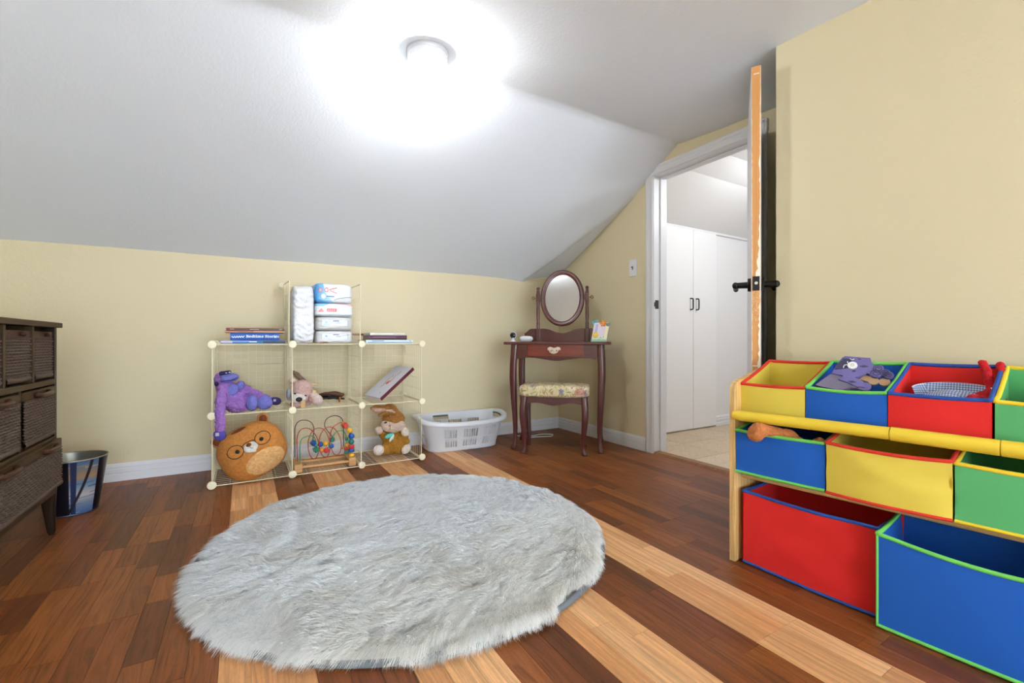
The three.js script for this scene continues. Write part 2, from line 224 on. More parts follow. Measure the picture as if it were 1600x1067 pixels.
// ---- floor: every strip of the laminate a piece of its own
const floorDark = M('dark laminate', '#ffffff', 0.4, { map: tGrainDeep, vertexColors: true, specularIntensity: 0.55 });
const floorLight = M('light laminate', '#ffffff', 0.4, { map: tGrain, vertexColors: true, specularIntensity: 0.55 });
{
  const fl = sgroup('floor');
  part('subfloor', b2(XL - 0.1, XR + 0.12, -0.12, -0.012, ZB - 0.1, ZF + 0.1, 0), M('underlay', '#2a1c14', 0.9), fl);
  const P = 0.1965, S = P / 3, F = [Math.sin(YAW), -Math.cos(YAW)], Rt = [Math.cos(YAW), Math.sin(YAW)], list = [], q = rng(21);
  const darks = ['#8a5028', '#824b27', '#784223', '#955a2e', '#86502b', '#6d3f24', '#8c5229'], lights = ['#e3ab78', '#dba06c', '#eab583', '#d99c69', '#e6b07c'];
  for (let k = -6; k < 13; k++) {
    const px = -0.05 + k * P, light = k === 0 || k === 2 || k === 4 || k === 6, ends = []; let e = ZB - q() * 1.2; while (e < ZF) { ends.push(e); e += 1.21; } ends.push(e);
    if (px > XR || px + P < XL) continue;
    for (let s = 0; s < 3; s++) for (let i = 0; i + 1 < ends.length; i++) {
      let z = ends[i]; const cut = [z]; z += 0.18 + q() * 0.3; while (z < ends[i + 1] - 0.14) { cut.push(z); z += 0.3 + q() * 0.28; } cut.push(ends[i + 1]);
      for (let j = 0; j + 1 < cut.length; j++) {
        const g = 0.00025, x0 = Math.max(XL, px + s * S + (s ? g : 0.0003)), x1 = Math.min(XR, px + (s + 1) * S - (s < 2 ? g : 0.0003)), z0 = Math.max(ZB, cut[j] + (j ? g : 0.0004)), z1 = Math.min(ZF, cut[j + 1] - (j + 2 < cut.length ? g : 0.0004));
        if (x1 - x0 < 0.004 || z1 - z0 < 0.004) continue;
        const b = 0.0006, h = -rr(0, 0.0002), pos = [], nor = [], uv = [], top = [[x0 + b, h, z0 + b], [x1 - b, h, z0 + b], [x1 - b, h, z1 - b], [x0 + b, h, z1 - b]], low = [[x0, -b, z0], [x1, -b, z0], [x1, -b, z1], [x0, -b, z1]], deep = low.map((p) => [p[0], -0.012, p[2]]);
        const quad = (a, bb, c, d) => { for (const p of [a, c, bb, a, d, c]) pos.push(...p); };
        quad(...top); for (let m = 0; m < 4; m++) { const o = (m + 1) % 4; quad(low[m], low[o], top[o], top[m]); quad(deep[m], deep[o], low[o], low[m]); }
        const ou = q() * 7, ov = q() * 5, flip = q() < 0.5 ? -1 : 1; for (let m = 0; m < pos.length; m += 3) uv.push(pos[m + 2] * flip + ou, pos[m] + ov);
        const c = new THREE.Color((light ? lights : darks)[Math.floor(q() * (light ? 5 : 7))]).multiplyScalar(0.92 + q() * 0.16), col = []; for (let m = 0; m < pos.length; m += 3) col.push(c.r, c.g, c.b);
        const geo = new THREE.BufferGeometry(); geo.setAttribute('position', new THREE.Float32BufferAttribute(pos, 3)); geo.setAttribute('uv', new THREE.Float32BufferAttribute(uv, 2)); geo.setAttribute('color', new THREE.Float32BufferAttribute(col, 3)); geo.computeVertexNormals();
        const pr = top.map(([x, , zz]) => { const d = Math.max(0.5, x * F[0] + zz * F[1]), l = x * Rt[0] + zz * Rt[1]; return [clamp(800 + 705 * l / d, 0, 1600), clamp(533 + 705 * 0.77 / d, 0, 1067)]; });
        let area = 0; pr.forEach((p, m) => { const o = pr[(m + 1) % 4]; area += p[0] * o[1] - p[1] * o[0]; }); area = Math.abs(area) / 2;
        const cx = (x0 + x1) / 2, cz = (z0 + z1) / 2, hid = (x, zz) => Math.hypot(x - 0.585, zz + 1.745) < 0.74 || (x > 1.56 + 0.12 * (zz + 0.5) && zz > -0.95) || x > PX && zz > PZ;
        if (hid(cx, z0 + 0.03) && hid(cx, z1 - 0.03) && hid(cx, cz)) area = 0; if (cx * F[0] + cz * F[1] < 0.6) area = 0;
        list.push({ geo, area, light });
      }
    }
  }
  list.sort((a, b) => b.area - a.area);
  const near = list.filter((l, i) => i < 300 && l.area > 40), rest = list.slice(near.length);
  for (const l of near) part('floor_plank', l.geo, l.light ? floorLight : floorDark, fl, { uv: true });
  for (const light of [true, false]) { const g = rest.filter((l) => l.light === light).map((l) => l.geo); if (g.length) part('floor_planks_remaining', g, light ? floorLight : floorDark, fl, { uv: true, kind: 'stuff' }); }
}
// ---- doorway: casing, jambs, threshold
{
  const t = sgroup('trim_1'), prof = [[0, 0], [0.062, 0], [0.062, 0.014], [0.052, 0.019], [0.044, 0.019], [0.036, 0.013], [0.022, 0.012], [0.012, 0.016], [0.004, 0.016], [0, 0.012]];   // (across the casing, out of the wall)
  const strip = (a0, b0, len, dir, nrm) => { const s = shape(prof), g = extr(s, len, 0); const m = new THREE.Matrix4().makeBasis(nrm, V3(-1, 0, 0), dir); g.applyMatrix4(m); const q = ni(g); q.computeVertexNormals(); return q.translate(XR, b0, a0); };
  part('casing', strip(DZ0, 0, DH + 0.062, V3(0, 1, 0), V3(0, 0, -1)), trimM, t, { grain: 'y' });
  part('casing', strip(DZ1, 0, DH + 0.062, V3(0, 1, 0), V3(0, 0, 1)), trimM, t, { grain: 'y' });
  part('head_casing', strip(DZ0 - 0.064, DH, DZ1 - DZ0 + 0.128, V3(0, 0, 1), V3(0, 1, 0)), trimM, t);
  part('jamb', [b2(XR - 0.005, XR + 0.125, 0, DH, DZ0 - 0.004, DZ0 + 0.004), b2(XR + 0.055, XR + 0.085, 0, DH, DZ0 + 0.004, DZ0 + 0.013)], trimM, t);
  part('jamb', [b2(XR - 0.005, XR + 0.125, 0, DH, DZ1 - 0.004, DZ1 + 0.004), b2(XR + 0.055, XR + 0.085, 0, DH, DZ1 - 0.013, DZ1 - 0.004)], trimM, t);
  part('head_jamb', [b2(XR - 0.005, XR + 0.125, DH - 0.004, DH + 0.004, DZ0, DZ1), b2(XR + 0.055, XR + 0.085, DH - 0.014, DH - 0.004, DZ0, DZ1)], trimM, t);
  part('strike_plate', [b2(XR + 0.008, XR + 0.042, 0.995, 1.055, DZ0 + 0.003, DZ0 + 0.0065), b2(XR - 0.001, XR + 0.01, 1.01, 1.04, DZ0 + 0.002, DZ0 + 0.006)], M('bronze plate', '#4a4744', 0.35, { metalness: 0.8 }), t, { label: 'dark metal strike plate' });
  part('threshold', extr(shape([[XR - 0.012, 0], [XR + 0.004, 0.012], [XR + 0.05, 0.014], [XR + 0.066, 0.008], [XR + 0.066, 0]]), DZ1 - DZ0 - 0.01, 0).translate(0, 0, DZ0 + 0.005), M('threshold wood', '#9a6b45', 0.5, { map: tGrain }), t, { label: 'brown wooden threshold strip' });
}
// ---- the open door, seen on its latch edge
{
  const d = new THREE.Group(); d.name = 'door_1'; d.userData.kind = 'structure'; scene.add(d);
  d.position.set(XR - 0.022, 0, DZ1 - 0.02); const end = [1.797, -1.071], ang = Math.atan2(-(end[1] - d.position.z), end[0] - d.position.x); d.rotation.y = ang;
  const L = Math.hypot(end[0] - d.position.x, end[1] - d.position.z), H = 1.895, y0 = 0.012, T = 0.036;
  part('door_leaf', b2(0.004, L - 0.003, y0, H, -T / 2, T / 2, 0.003), M('white door paint', '#dedee2', 0.4), d);
  const edge = canvas(64, 2048, (c, w, h) => {
    c.fillStyle = '#c98d4e'; c.fillRect(0, 0, w, h); const q = rng(5);
    for (let i = 0; i < 260; i++) { c.fillStyle = ['#b97c40', '#d39a5c', '#c08547', '#a86f38'][i % 4]; c.globalAlpha = 0.25; c.fillRect(q() * w, q() * h, 1 + q() * 3, 60 + q() * 300); }
    c.globalAlpha = 1; c.fillStyle = '#e8e2d2';
    const run = (side, yA, yB, wA) => { c.beginPath(); c.moveTo(side ? w : 0, yA); for (let y = yA; y <= yB; y += 14) { const ww = wA * (0.5 + 0.8 * q()) * Math.sin(Math.PI * (y - yA) / (yB - yA)) ** 0.4; c.lineTo(side ? w - ww : ww, y); } c.lineTo(side ? w : 0, yB); c.fill(); };
    run(1, 0, 2048, 7); run(0, 0, 2048, 4); run(1, 640, 980, 16); run(1, 830, 960, 34); run(1, 1040, 1560, 18); run(1, 380, 560, 12); c.fillRect(6, 1330, 50, 5); c.fillRect(14, 30, 40, 5); run(0, 1540, 1900, 14);
    for (let i = 0; i < 130; i++) { c.globalAlpha = 0.6; c.fillRect(8 + q() * 48, 960 + q() * 170, 1 + q() * 4, 1 + q() * 4); } c.globalAlpha = 1;
  });
  const eg = grid(1, 1, (u, v) => [L - 0.0025 + 0, lerp(y0 + 0.002, H - 0.002, v), lerp(T / 2 - 0.002, -T / 2 + 0.002, u)]);
  const eb = ni(eg), back = b2(L - 0.008, L - 0.0026, y0 + 0.002, H - 0.002, -T / 2 + 0.001, T / 2 - 0.001, 0); back.attributes.uv.array.fill(0.5);
  part('door_edge', [eb, back], M('stripped door edge', '#ffffff', 0.6, { map: edge }), d, { uv: true, label: 'bare orange wood latch edge with paint remains' });
  const hy = 1.008, hx = L - 0.062, hd = [];
  part('latch_plate', [b2(L - 0.003, L + 0.0015, hy - 0.03, hy + 0.028, -0.0125, 0.0125, 0.001)], black, d);
  part('latch_bolt', tf(new THREE.CylinderGeometry(0.006, 0.006, 0.006, 16), L + 0.002, hy, 0, 0, 0, Math.PI / 2), M('brushed bolt', '#dddddd', 0.3, { metalness: 0.6 }), d);
  for (const s of [1, -1]) {
    const z = s * T / 2; part('door_lever', [cyl(0.027, 0.029, 0.012, hx, hy, z + s * 0.006, Math.PI / 2), cyl(0.012, 0.014, 0.05, hx, hy, z + s * 0.034, Math.PI / 2), tube([[hx, hy, z + s * 0.058], [hx - 0.02, hy + 0.003, z + s * 0.06], [hx - 0.06, hy + 0.002, z + s * 0.059], [hx - 0.1, hy - 0.006, z + s * 0.056]], 0.0105), ell(hx, hy, z + s * 0.058, 0.0145, 0.0145, 0.0125), ell(hx - 0.1, hy - 0.006, z + s * 0.056, 0.012, 0.0115, 0.0105)], black, d);
  }
  for (const hyy of [0.2, 1.0, 1.7]) part('hinge', [cyl(0.006, 0.006, 0.09, -0.006, hyy, -T / 2 - 0.003)], black, d);
}
// ---- the hall behind the doorway
{
  const hb = -2.575, hx0 = XR + 0.12, hx1 = 4.7, hf = -0.85;
  struct('wall_hall_back', b2(hx0, hx1 + 0.1, -0.05, 1.86, hb - 0.1, hb, 0), hallM);
  struct('wall_hall_end', b2(hx1, hx1 + 0.1, -0.05, 2.2, hb - 0.1, hf, 0), hallM);
  struct('wall_hall_front', b2(hx0, hx1 + 0.1, -0.05, 2.2, hf, hf + 0.1, 0), hallM);
  const cs = shape([[hb - 0.1, 1.69], [hb, 1.745], [-2.12, 1.99], [-1.9, 2.05], [hf + 0.1, 2.05], [hf + 0.1, 2.15], [-1.92, 2.15], [hb - 0.1, 1.8]]), cg = extr(cs, hx1 + 0.1 - hx0, 0);
  cg.applyMatrix4(new THREE.Matrix4().set(0, 0, 1, hx0, 0, 1, 0, 0, 1, 0, 0, 0, 0, 0, 0, 1)); const cq = ni(cg); { const p = cq.attributes.position; for (let i = 0; i < p.count; i += 3) { const t = [p.getX(i), p.getY(i), p.getZ(i)]; p.setXYZ(i, p.getX(i + 1), p.getY(i + 1), p.getZ(i + 1)); p.setXYZ(i + 1, ...t); } cq.computeVertexNormals(); }
  struct('ceiling_hall', cq, hallM);
  const fl = sgroup('floor_hall'); part('tile_bed', b2(XR + 0.06, hx1, -0.12, -0.004, hb, hf, 0), M('grout', '#b9a488', 0.9), fl);
  const tiles = ['#dcc3a2', '#e2caa9', '#d8bd9a', '#e0c6a6'].map((c) => M('beige tile', c, 0.35, { map: tMottle })), ts = 0.33, variants = [];
  for (let x = XR + 0.066; x < hx1 - 0.02; x += ts) for (let z = hb + 0.002; z < hf - 0.02; z += ts) { const w = Math.min(ts, hx1 - x) - 0.004, d = Math.min(ts, hf - z) - 0.004; part('floor_tile', bx(w, 0.01, d, x + w / 2, 0.0005 - rr(0, 0.0004), z + d / 2, 0.0015), tiles[Math.floor(R() * 4)], fl); }
  // closet: a pair of flush white doors
  const split = 3.35;
  for (const [n, a, b, hx] of [[2, 2.93, split - 0.0015, split - 0.04], [3, split + 0.0015, 3.665, split + 0.036]]) {
    const g = sgroup('door_' + n); part('door_leaf', b2(a, b, 0.015, 1.735, hb, hb + 0.022, 0.003), M('closet door paint', '#ececee', 0.45), g);
    part('door_handle', tube([[hx, 1.045, hb + 0.02], [hx, 1.047, hb + 0.045], [hx, 1.06, hb + 0.05], [hx, 1.125, hb + 0.05], [hx, 1.138, hb + 0.045], [hx, 1.14, hb + 0.02]], 0.0055), black, g);
  }
  struct('trim_2', [b2(2.8, hx1, 1.735, 1.765, hb, hb + 0.018, 0.003)], trimM);
  baseboard('baseboard_hall', 3.67, hb, hx1, hb);
  const hl = thing('unseen_hall_light', 'unseen round ceiling light placed to light the hall behind the doorway', 'ceiling light', [3.3, 2.05, -1.45]);  // out of view, placed to brighten the hall
  part('canopy', lathe([[0, 0], [0.09, 0], [0.088, -0.03], [0, -0.03]]), M('nickel canopy', '#c9c9c9', 0.35, { metalness: 0.4 }), hl);
  part('glass_dome', ell(0, -0.06, 0, 0.11, 0.05, 0.11), M('lit glass', '#ffffff', 0.4, { emissive: '#ffffff', emissiveIntensity: 1.2 }), hl);
  const pl = new THREE.PointLight(new THREE.Color(0.95, 0.98, 1), HALL); pl.shadow.radius = 3.5; pl.castShadow = true; pl.position.set(0, -0.06, 0); pl.name = 'unseen_hall_lamp'; hl.add(pl);
}
// ---- ceiling light
{
  const o = thing('ceiling_light', 'small round ceiling light with glowing white glass dome and metal base', 'ceiling light', [0.7, ceilY(0.7, -1.9) - 0.001, -1.9]);
  part('canopy', lathe([[0, 0], [0.089, 0], [0.091, -0.003], [0.09, -0.018], [0.0865, -0.02], [0.0865, -0.023], [0.089, -0.025], [0.087, -0.044], [0.083, -0.047], [0, -0.047]], 64), M('grey canopy', '#c4c4c6', 0.4, { metalness: 0.2 }), o);
  part('glass_dome', lathe([[0, -0.149], [0.03, -0.147], [0.06, -0.137], [0.083, -0.119], [0.0945, -0.095], [0.0955, -0.08], [0.09, -0.062], [0.08, -0.049], [0, -0.047]], 64), M('lit glass', '#ffffff', 0.35, { emissive: '#ffffff', emissiveIntensity: 1.6 }), o);
  part('screw', [cyl(0.003, 0.003, 0.006, 0.06, -0.034, 0.062, Math.PI / 2, 0.75)], steel, o);
  const pl = new THREE.PointLight(new THREE.Color(0.98, 0.99, 1), LAMP); pl.shadow.radius = 2.2; pl.castShadow = true; pl.position.set(0, -0.085, 0); pl.name = 'lamp'; o.add(pl);
}
// ---- light switch
{
  const o = thing('light_switch', 'white toggle light switch on the yellow wall beside the doorway', 'light switch', [XR, 1.302, -2.36]);
  part('switch_plate', bx(0.007, 0.122, 0.074, -0.0035, 0, 0, 0.003), trimM, o);
  part('toggle', [bx(0.003, 0.026, 0.012, -0.0075, 0, 0, 0.001), tf(bx(0.016, 0.008, 0.007, 0, 0, 0, 0.002), -0.014, 0.004, 0, 0, 0, -0.5)], M('switch toggle', '#8b8d92', 0.4), o, { label: 'grey toggle' });
}
// ------------------------------------------------------------------ round shag rug
{
  const o = thing('round_rug', 'large round light grey shag rug on the striped wooden floor', 'rug', [0.585, 0, -1.745]), RAD = 0.738;
  part('backing', lathe([[0, 0.001], [RAD - 0.01, 0.001], [RAD - 0.006, 0.006], [RAD - 0.01, 0.01], [0, 0.01]], 96), M('rug backing', '#74777a', 1), o);
  part('edge_binding', new THREE.TorusGeometry(RAD - 0.002, 0.009, 10, 160).rotateX(Math.PI / 2).translate(0, 0.0095, 0), M('grey edge cord', '#6c7176', 0.8, { bumpMap: tCloth, bumpScale: 0.0006 }), o);
  // a lock of wool: nine curved strands that draw together
  const q = rng(3), pos = [], col = [];
  for (let s = 0; s < 12; s++) {
    const a = q() * 6.28, rad = 0.0105 * Math.sqrt(q()), bx0 = Math.cos(a) * rad, bz0 = Math.sin(a) * rad, L = 0.032 + q() * 0.018, w = 0.0009 + q() * 0.0007, ya = (q() - 0.5) * 0.5, sh = 0.76 + q() * 0.42, pts = [];
    for (let i = 0; i <= 4; i++) { const t = i / 4, b = 1.0 * t * t; pts.push([bx0 * (1 - 0.55 * t) + Math.cos(ya) * L * t * (0.35 + 0.65 * b), L * 0.62 * Math.sin(Math.min(1, t * 1.15) * 1.7) * (1 - 0.25 * t), bz0 * (1 - 0.55 * t) + Math.sin(ya) * L * t * (0.35 + 0.65 * b)]); }
    const side = [Math.cos(a * 3.1), 0.3, Math.sin(a * 3.1)];
    for (let i = 0; i < 4; i++) {
      const w0 = w * (1 - i / 4.3), w1 = w * (1 - (i + 1) / 4.3), A = pts[i], B = pts[i + 1], k0 = sh * (0.5 + 0.5 * i / 4), k1 = sh * (0.5 + 0.5 * (i + 1) / 4);
      const a0 = A.map((p, m) => p - side[m] * w0), a1 = A.map((p, m) => p + side[m] * w0), c0 = B.map((p, m) => p - side[m] * w1), c1 = B.map((p, m) => p + side[m] * w1);
      pos.push(...a0, ...a1, ...c1, ...a0, ...c1, ...c0); for (const k of [k0, k0, k1, k0, k1, k1]) col.push(k, k, k);
    }
  }
  const g = new THREE.BufferGeometry(); g.setAttribute('position', new THREE.Float32BufferAttribute(pos, 3)); g.computeVertexNormals();
  const N = 60000, fur = new THREE.InstancedMesh(g, M('shag wool', '#ffffff', 0.9, { sheen: 0.4, sheenColor: new THREE.Color('#dfe4e6'), sheenRoughness: 0.6 }), N); fur.name = 'shag_pile'; fur.userData.kind = 'stuff'; fur.castShadow = fur.receiveShadow = true;
  const m = new THREE.Matrix4(), e = new THREE.Euler(), qt = new THREE.Quaternion(), c = new THREE.Color();
  for (let i = 0; i < N; i++) {
    const edge = i < 4000; let rad = edge ? RAD * (0.945 + 0.03 * R()) : RAD * Math.sqrt(R()) * 0.975; const a = R() * Math.PI * 2; let x = rad * Math.cos(a), z = rad * Math.sin(a);
    const lim = RAD * (0.932 + 0.07 * pn(a * 5 + 40, 3.3) + 0.03 * (pn(a * 17 + 40, 8.3) - 0.5));
    if (rad > lim) { const f = lim / rad * (0.97 + 0.03 * R()); x *= f; z *= f; rad *= f; }
    const fl = 3.35 + 1.5 * (pn(x * 3.1 + 20, z * 3.1 + 20) - 0.5) + 1.9 * (pn(x * 8 + 50, z * 8 + 3) - 0.5) + (R() - 0.5) * 0.5;
    let dir = fl; if (rad > RAD * 0.8) { const t = sstep(0.8, 0.97, rad / RAD) * 0.55, out = -a; let d = ((out - fl + Math.PI * 5) % (Math.PI * 2)) - Math.PI; dir = fl + d * t; }
    const along = x * Math.cos(3.35) - z * Math.sin(3.35), across = x * Math.sin(3.35) + z * Math.cos(3.35), shadedGap = sstep(0.7, 0.9, pn(along * 16 + 13 + 2 * pn(x * 4, z * 4), across * 48 + 70)), low = sstep(0.6, 0.85, pn(x * 6 + 33, z * 9 + 11));
    const bend = (R() - 0.5) * 0.4 - 0.32 - 0.2 * (pn(x * 7, z * 7 + 40) - 0.3), s = 0.72 + R() * 0.5;
    e.set((R() - 0.5) * 0.5, dir, bend, 'YXZ'); qt.setFromEuler(e);
    m.compose(V3(x, 0.009 + R() * 0.004, z), qt, V3(s, s * (0.72 + 0.5 * pn(x * 14 + 7, z * 14) - 0.4 * shadedGap), s)); fur.setMatrixAt(i, m);
    const k = (0.72 + 0.13 * pn(x * 5 + 9, z * 5 + 2) + 0.34 * R()) * (1 - 0.34 * shadedGap) * (1 - 0.1 * low), wm = sstep(-0.1, 0.75, z + x * 0.2) * 0.045; c.setRGB(k * (0.965 + wm + 0.03 * low), k * (1 + wm * 0.35 + 0.01 * low), k * (1.035 - wm - 0.02 * low)); fur.setColorAt(i, c);  // darker tint along the gaps paints the shade between tufts
  }
  o.add(fur);
}
// ------------------------------------------------------------------ wicker chest
{
  const o = thing('wicker_chest', 'dark brown wooden chest with six woven wicker basket drawers on tapered legs', 'chest', [-0.645, 0, -2.5]);   // local: front faces +x, z runs from 0 (far end) to W (near end)
  const W = 0.69, D = 0.36, H = 0.845, wood = M('dark chest wood', '#4a3720', 0.5, { map: tGrain, specularIntensity: 0.4 }), wood2 = M('dark leg wood', '#2a1d13', 0.4, { map: tGrain, specularIntensity: 0.4 }), wk = M('wicker', '#66554a', 0.75, { map: tMottle, specularIntensity: 0.4 }), bar = M('reddish wood bar', '#45271b', 0.45, { map: tGrain, specularIntensity: 0.5 }), core = M('basket lining', '#17110d', 0.9);
  part('top', b2(-D - 0.01, 0.014, H - 0.02, H, -0.014, W + 0.014, 0.003), wood, o, { grain: 'z' });
  for (const z of [0, W - 0.022]) part('side_panel', b2(-D + 0.03, -0.03, 0.17, H - 0.02, z + 0.004, z + 0.018), wood, o, { grain: 'y' });
  part('back_panel', b2(-D + 0.002, -D + 0.01, 0.17, H - 0.02, 0.01, W - 0.01), wood, o);
  for (const x of [-0.036, -D]) for (const z of [0, W - 0.024]) {
    const far = z === 0 ? 1 : -1, zc = z + 0.012; part('leg', [b2(x, x + 0.036, 0.17, H - 0.02, z, z + 0.024, 0.002), loft([rsq(x + (x < -0.1 ? 0.012 : 0.024), 0.008, zc, 0.011, 0.01, 8), rsq(x + 0.018, 0.1, zc + far * 0.003, 0.017, 0.014, 8), rsq(x + 0.014 + (x < -0.1 ? 0.008 : 0), 0.2, zc + far * 0.008, 0.026, 0.02, 8)]), cyl(0.009, 0.009, 0.009, x + (x < -0.1 ? 0.012 : 0.024), 0.0045, zc)], wood2, o, { grain: 'y' });
  }
  for (const [y, t] of [[0.612, 0.02], [0.385, 0.02], [0.178, 0.022]]) part('shelf', b2(-D + 0.01, 0.004, y - t / 2, y + t / 2, 0.02, W - 0.02), wood, o, { grain: 'z' });
  for (const [z, a, b] of [[W / 3, 0.622, H - 0.02], [2 * W / 3, 0.622, H - 0.02], [W / 2, 0.395, 0.602]]) part('divider', b2(-D + 0.01, -0.001, a, b, z - 0.009, z + 0.009), wood, o, { grain: 'y' });
  const weave = (z0, z1, y0, y1, x, nx) => {                 // woven osier: strands bulge over and under upright stakes
    const w = z1 - z0, h = y1 - y0, sp = 0.0145, row = 0.0098, nu = Math.round(w / sp * 4), nv = Math.round(h / row * 5);
    const f = (u, v) => { const rowI = Math.floor(v * h / row - 1e-6), ph = (v * h / row) % 1, s = Math.sin(u * w / sp * Math.PI + (rowI % 2) * Math.PI); return 0.0085 * Math.sqrt(Math.max(0, 1 - (2 * ph - 1) ** 2)) + 0.0035 * s; };
    return grid(nu, nv, (u, v) => (nx ? [x + f(u, v), lerp(y0, y1, v), lerp(z1, z0, u)] : [0, 0, 0]));
  };
  const drawer = (z0, z1, y0, y1, x, rimH, handles, hb) => {
    const d = part('basket_drawer', [weave(z0 + 0.006, z1 - 0.006, y0 + 0.02, y1 - rimH, x, 1), tube(Array.from({ length: 9 }, (_, i) => [x + 0.001, y0 + 0.012 + (i % 2) * 0.0015, lerp(z0 + 0.008, z1 - 0.008, i / 8)]), 0.0115)], wk, o, { grain: 'z' });
    part('lining', [b2(x - 0.28, x - 0.004, y0 + 0.003, y1 - 0.012, z0 + 0.004, z1 - 0.004)], core, d);
    part('rim_bar', b2(x - 0.012, x + 0.006, y1 - rimH, y1, z0, z1, 0.003), hb, d, { grain: 'z' });
    for (const zc of handles) part('handle', [tube([[x + 0.004, y1 - rimH * 0.55, zc - 0.06], [x + 0.02, y1 - rimH * 0.6, zc - 0.054], [x + 0.024, y1 - rimH * 0.62, zc], [x + 0.02, y1 - rimH * 0.6, zc + 0.054], [x + 0.004, y1 - rimH * 0.55, zc + 0.06]], 0.0085), ell(x + 0.012, y1 - rimH * 0.55, zc - 0.058, 0.011, 0.011, 0.011), ell(x + 0.012, y1 - rimH * 0.55, zc + 0.058, 0.011, 0.011, 0.011)], bar, d, { grain: 'z' });
    if (!handles.length) part('knob', ell(x + 0.012, y1 - rimH / 2, (z0 + z1) / 2 - 0.02, 0.01, 0.008, 0.01), bar, d);
  };
  for (let i = 0; i < 3; i++) drawer(i * W / 3 + (i ? 0.012 : 0.028), (i + 1) * W / 3 - (i < 2 ? 0.012 : 0.028), 0.628, 0.808, -0.012, 0.026, [], bar);
  for (let i = 0; i < 2; i++) drawer(i * W / 2 + (i ? 0.012 : 0.028), (i + 1) * W / 2 - (i < 1 ? 0.012 : 0.028), 0.4, 0.594, -0.004, 0.03, [(i + 0.5) * W / 2], wood);
  drawer(0.012, W - 0.012, 0.196, 0.384, 0.012, 0.034, [W * 0.22, W * 0.74], wood);
}
// ------------------------------------------------------------------ waste bucket behind the chest
{
  const art = canvas(512, 256, (c, w, h) => {
    const g = c.createLinearGradient(0, 0, 0, h); g.addColorStop(0, '#3f6f9c'); g.addColorStop(0.3, '#a9825f'); g.addColorStop(0.42, '#5f83ab'); g.addColorStop(0.65, '#c4b8b4'); g.addColorStop(0.8, '#7d8aa0'); g.addColorStop(1, '#3c5f96'); c.fillStyle = g; c.fillRect(0, 0, w, h);
    const q = rng(12); for (let i = 0; i < 60; i++) { c.globalAlpha = 0.35; c.fillStyle = ['#2d5f9a', '#d88d5b', '#e8dccf', '#1c2a48', '#5a4a5a'][i % 5]; c.fillRect(q() * w, q() * h, 20 + q() * 90, 2 + q() * 7); }
    c.globalAlpha = 1; c.fillStyle = '#12131f'; for (const x of [10, 140, 300, 420]) c.fillRect(x, 0, 46, h); c.fillStyle = '#1d2b50'; for (const x of [60, 200, 350]) c.fillRect(x, 0, 14, h);
    c.strokeStyle = '#1c1820'; c.lineWidth = 8; for (const x of [120, 280, 400, 500]) { c.beginPath(); c.moveTo(x, 0); c.quadraticCurveTo(x - 10, h * 0.5, x - 60, h); c.stroke(); }
  });
  const o = thing('waste_bucket', 'tapered metal waste bucket with a blue and orange landscape print beside the chest', 'bucket', [-0.668, 0, -2.785], 0.6);
  const wall = grid(64, 10, (u, v) => { const a = u * Math.PI * 2, r = lerp(0.09, 0.123, v); return [Math.cos(a) * r, 0.004 + v * 0.24, -Math.sin(a) * r]; }, true);
  part('bucket_body', wall, M('printed metal', '#ffffff', 0.3, { map: art, metalness: 0.2 }), o, { uv: true });
  part('inner_wall', lathe([[0, 0.008], [0.086, 0.008], [0.1205, 0.244]], 64), M('grey metal inside', '#8b8a80', 0.35, { metalness: 0.7 }), o);
  part('rim', new THREE.TorusGeometry(0.1225, 0.003, 8, 64).rotateX(Math.PI / 2).translate(0, 0.245, 0), M('bucket rim', '#a5a296', 0.3, { metalness: 0.8 }), o);
  part('base_ring', lathe([[0, 0], [0.09, 0], [0.0915, 0.004], [0.09, 0.008]], 64), M('bucket base', '#55626e', 0.4, { metalness: 0.6 }), o);
}
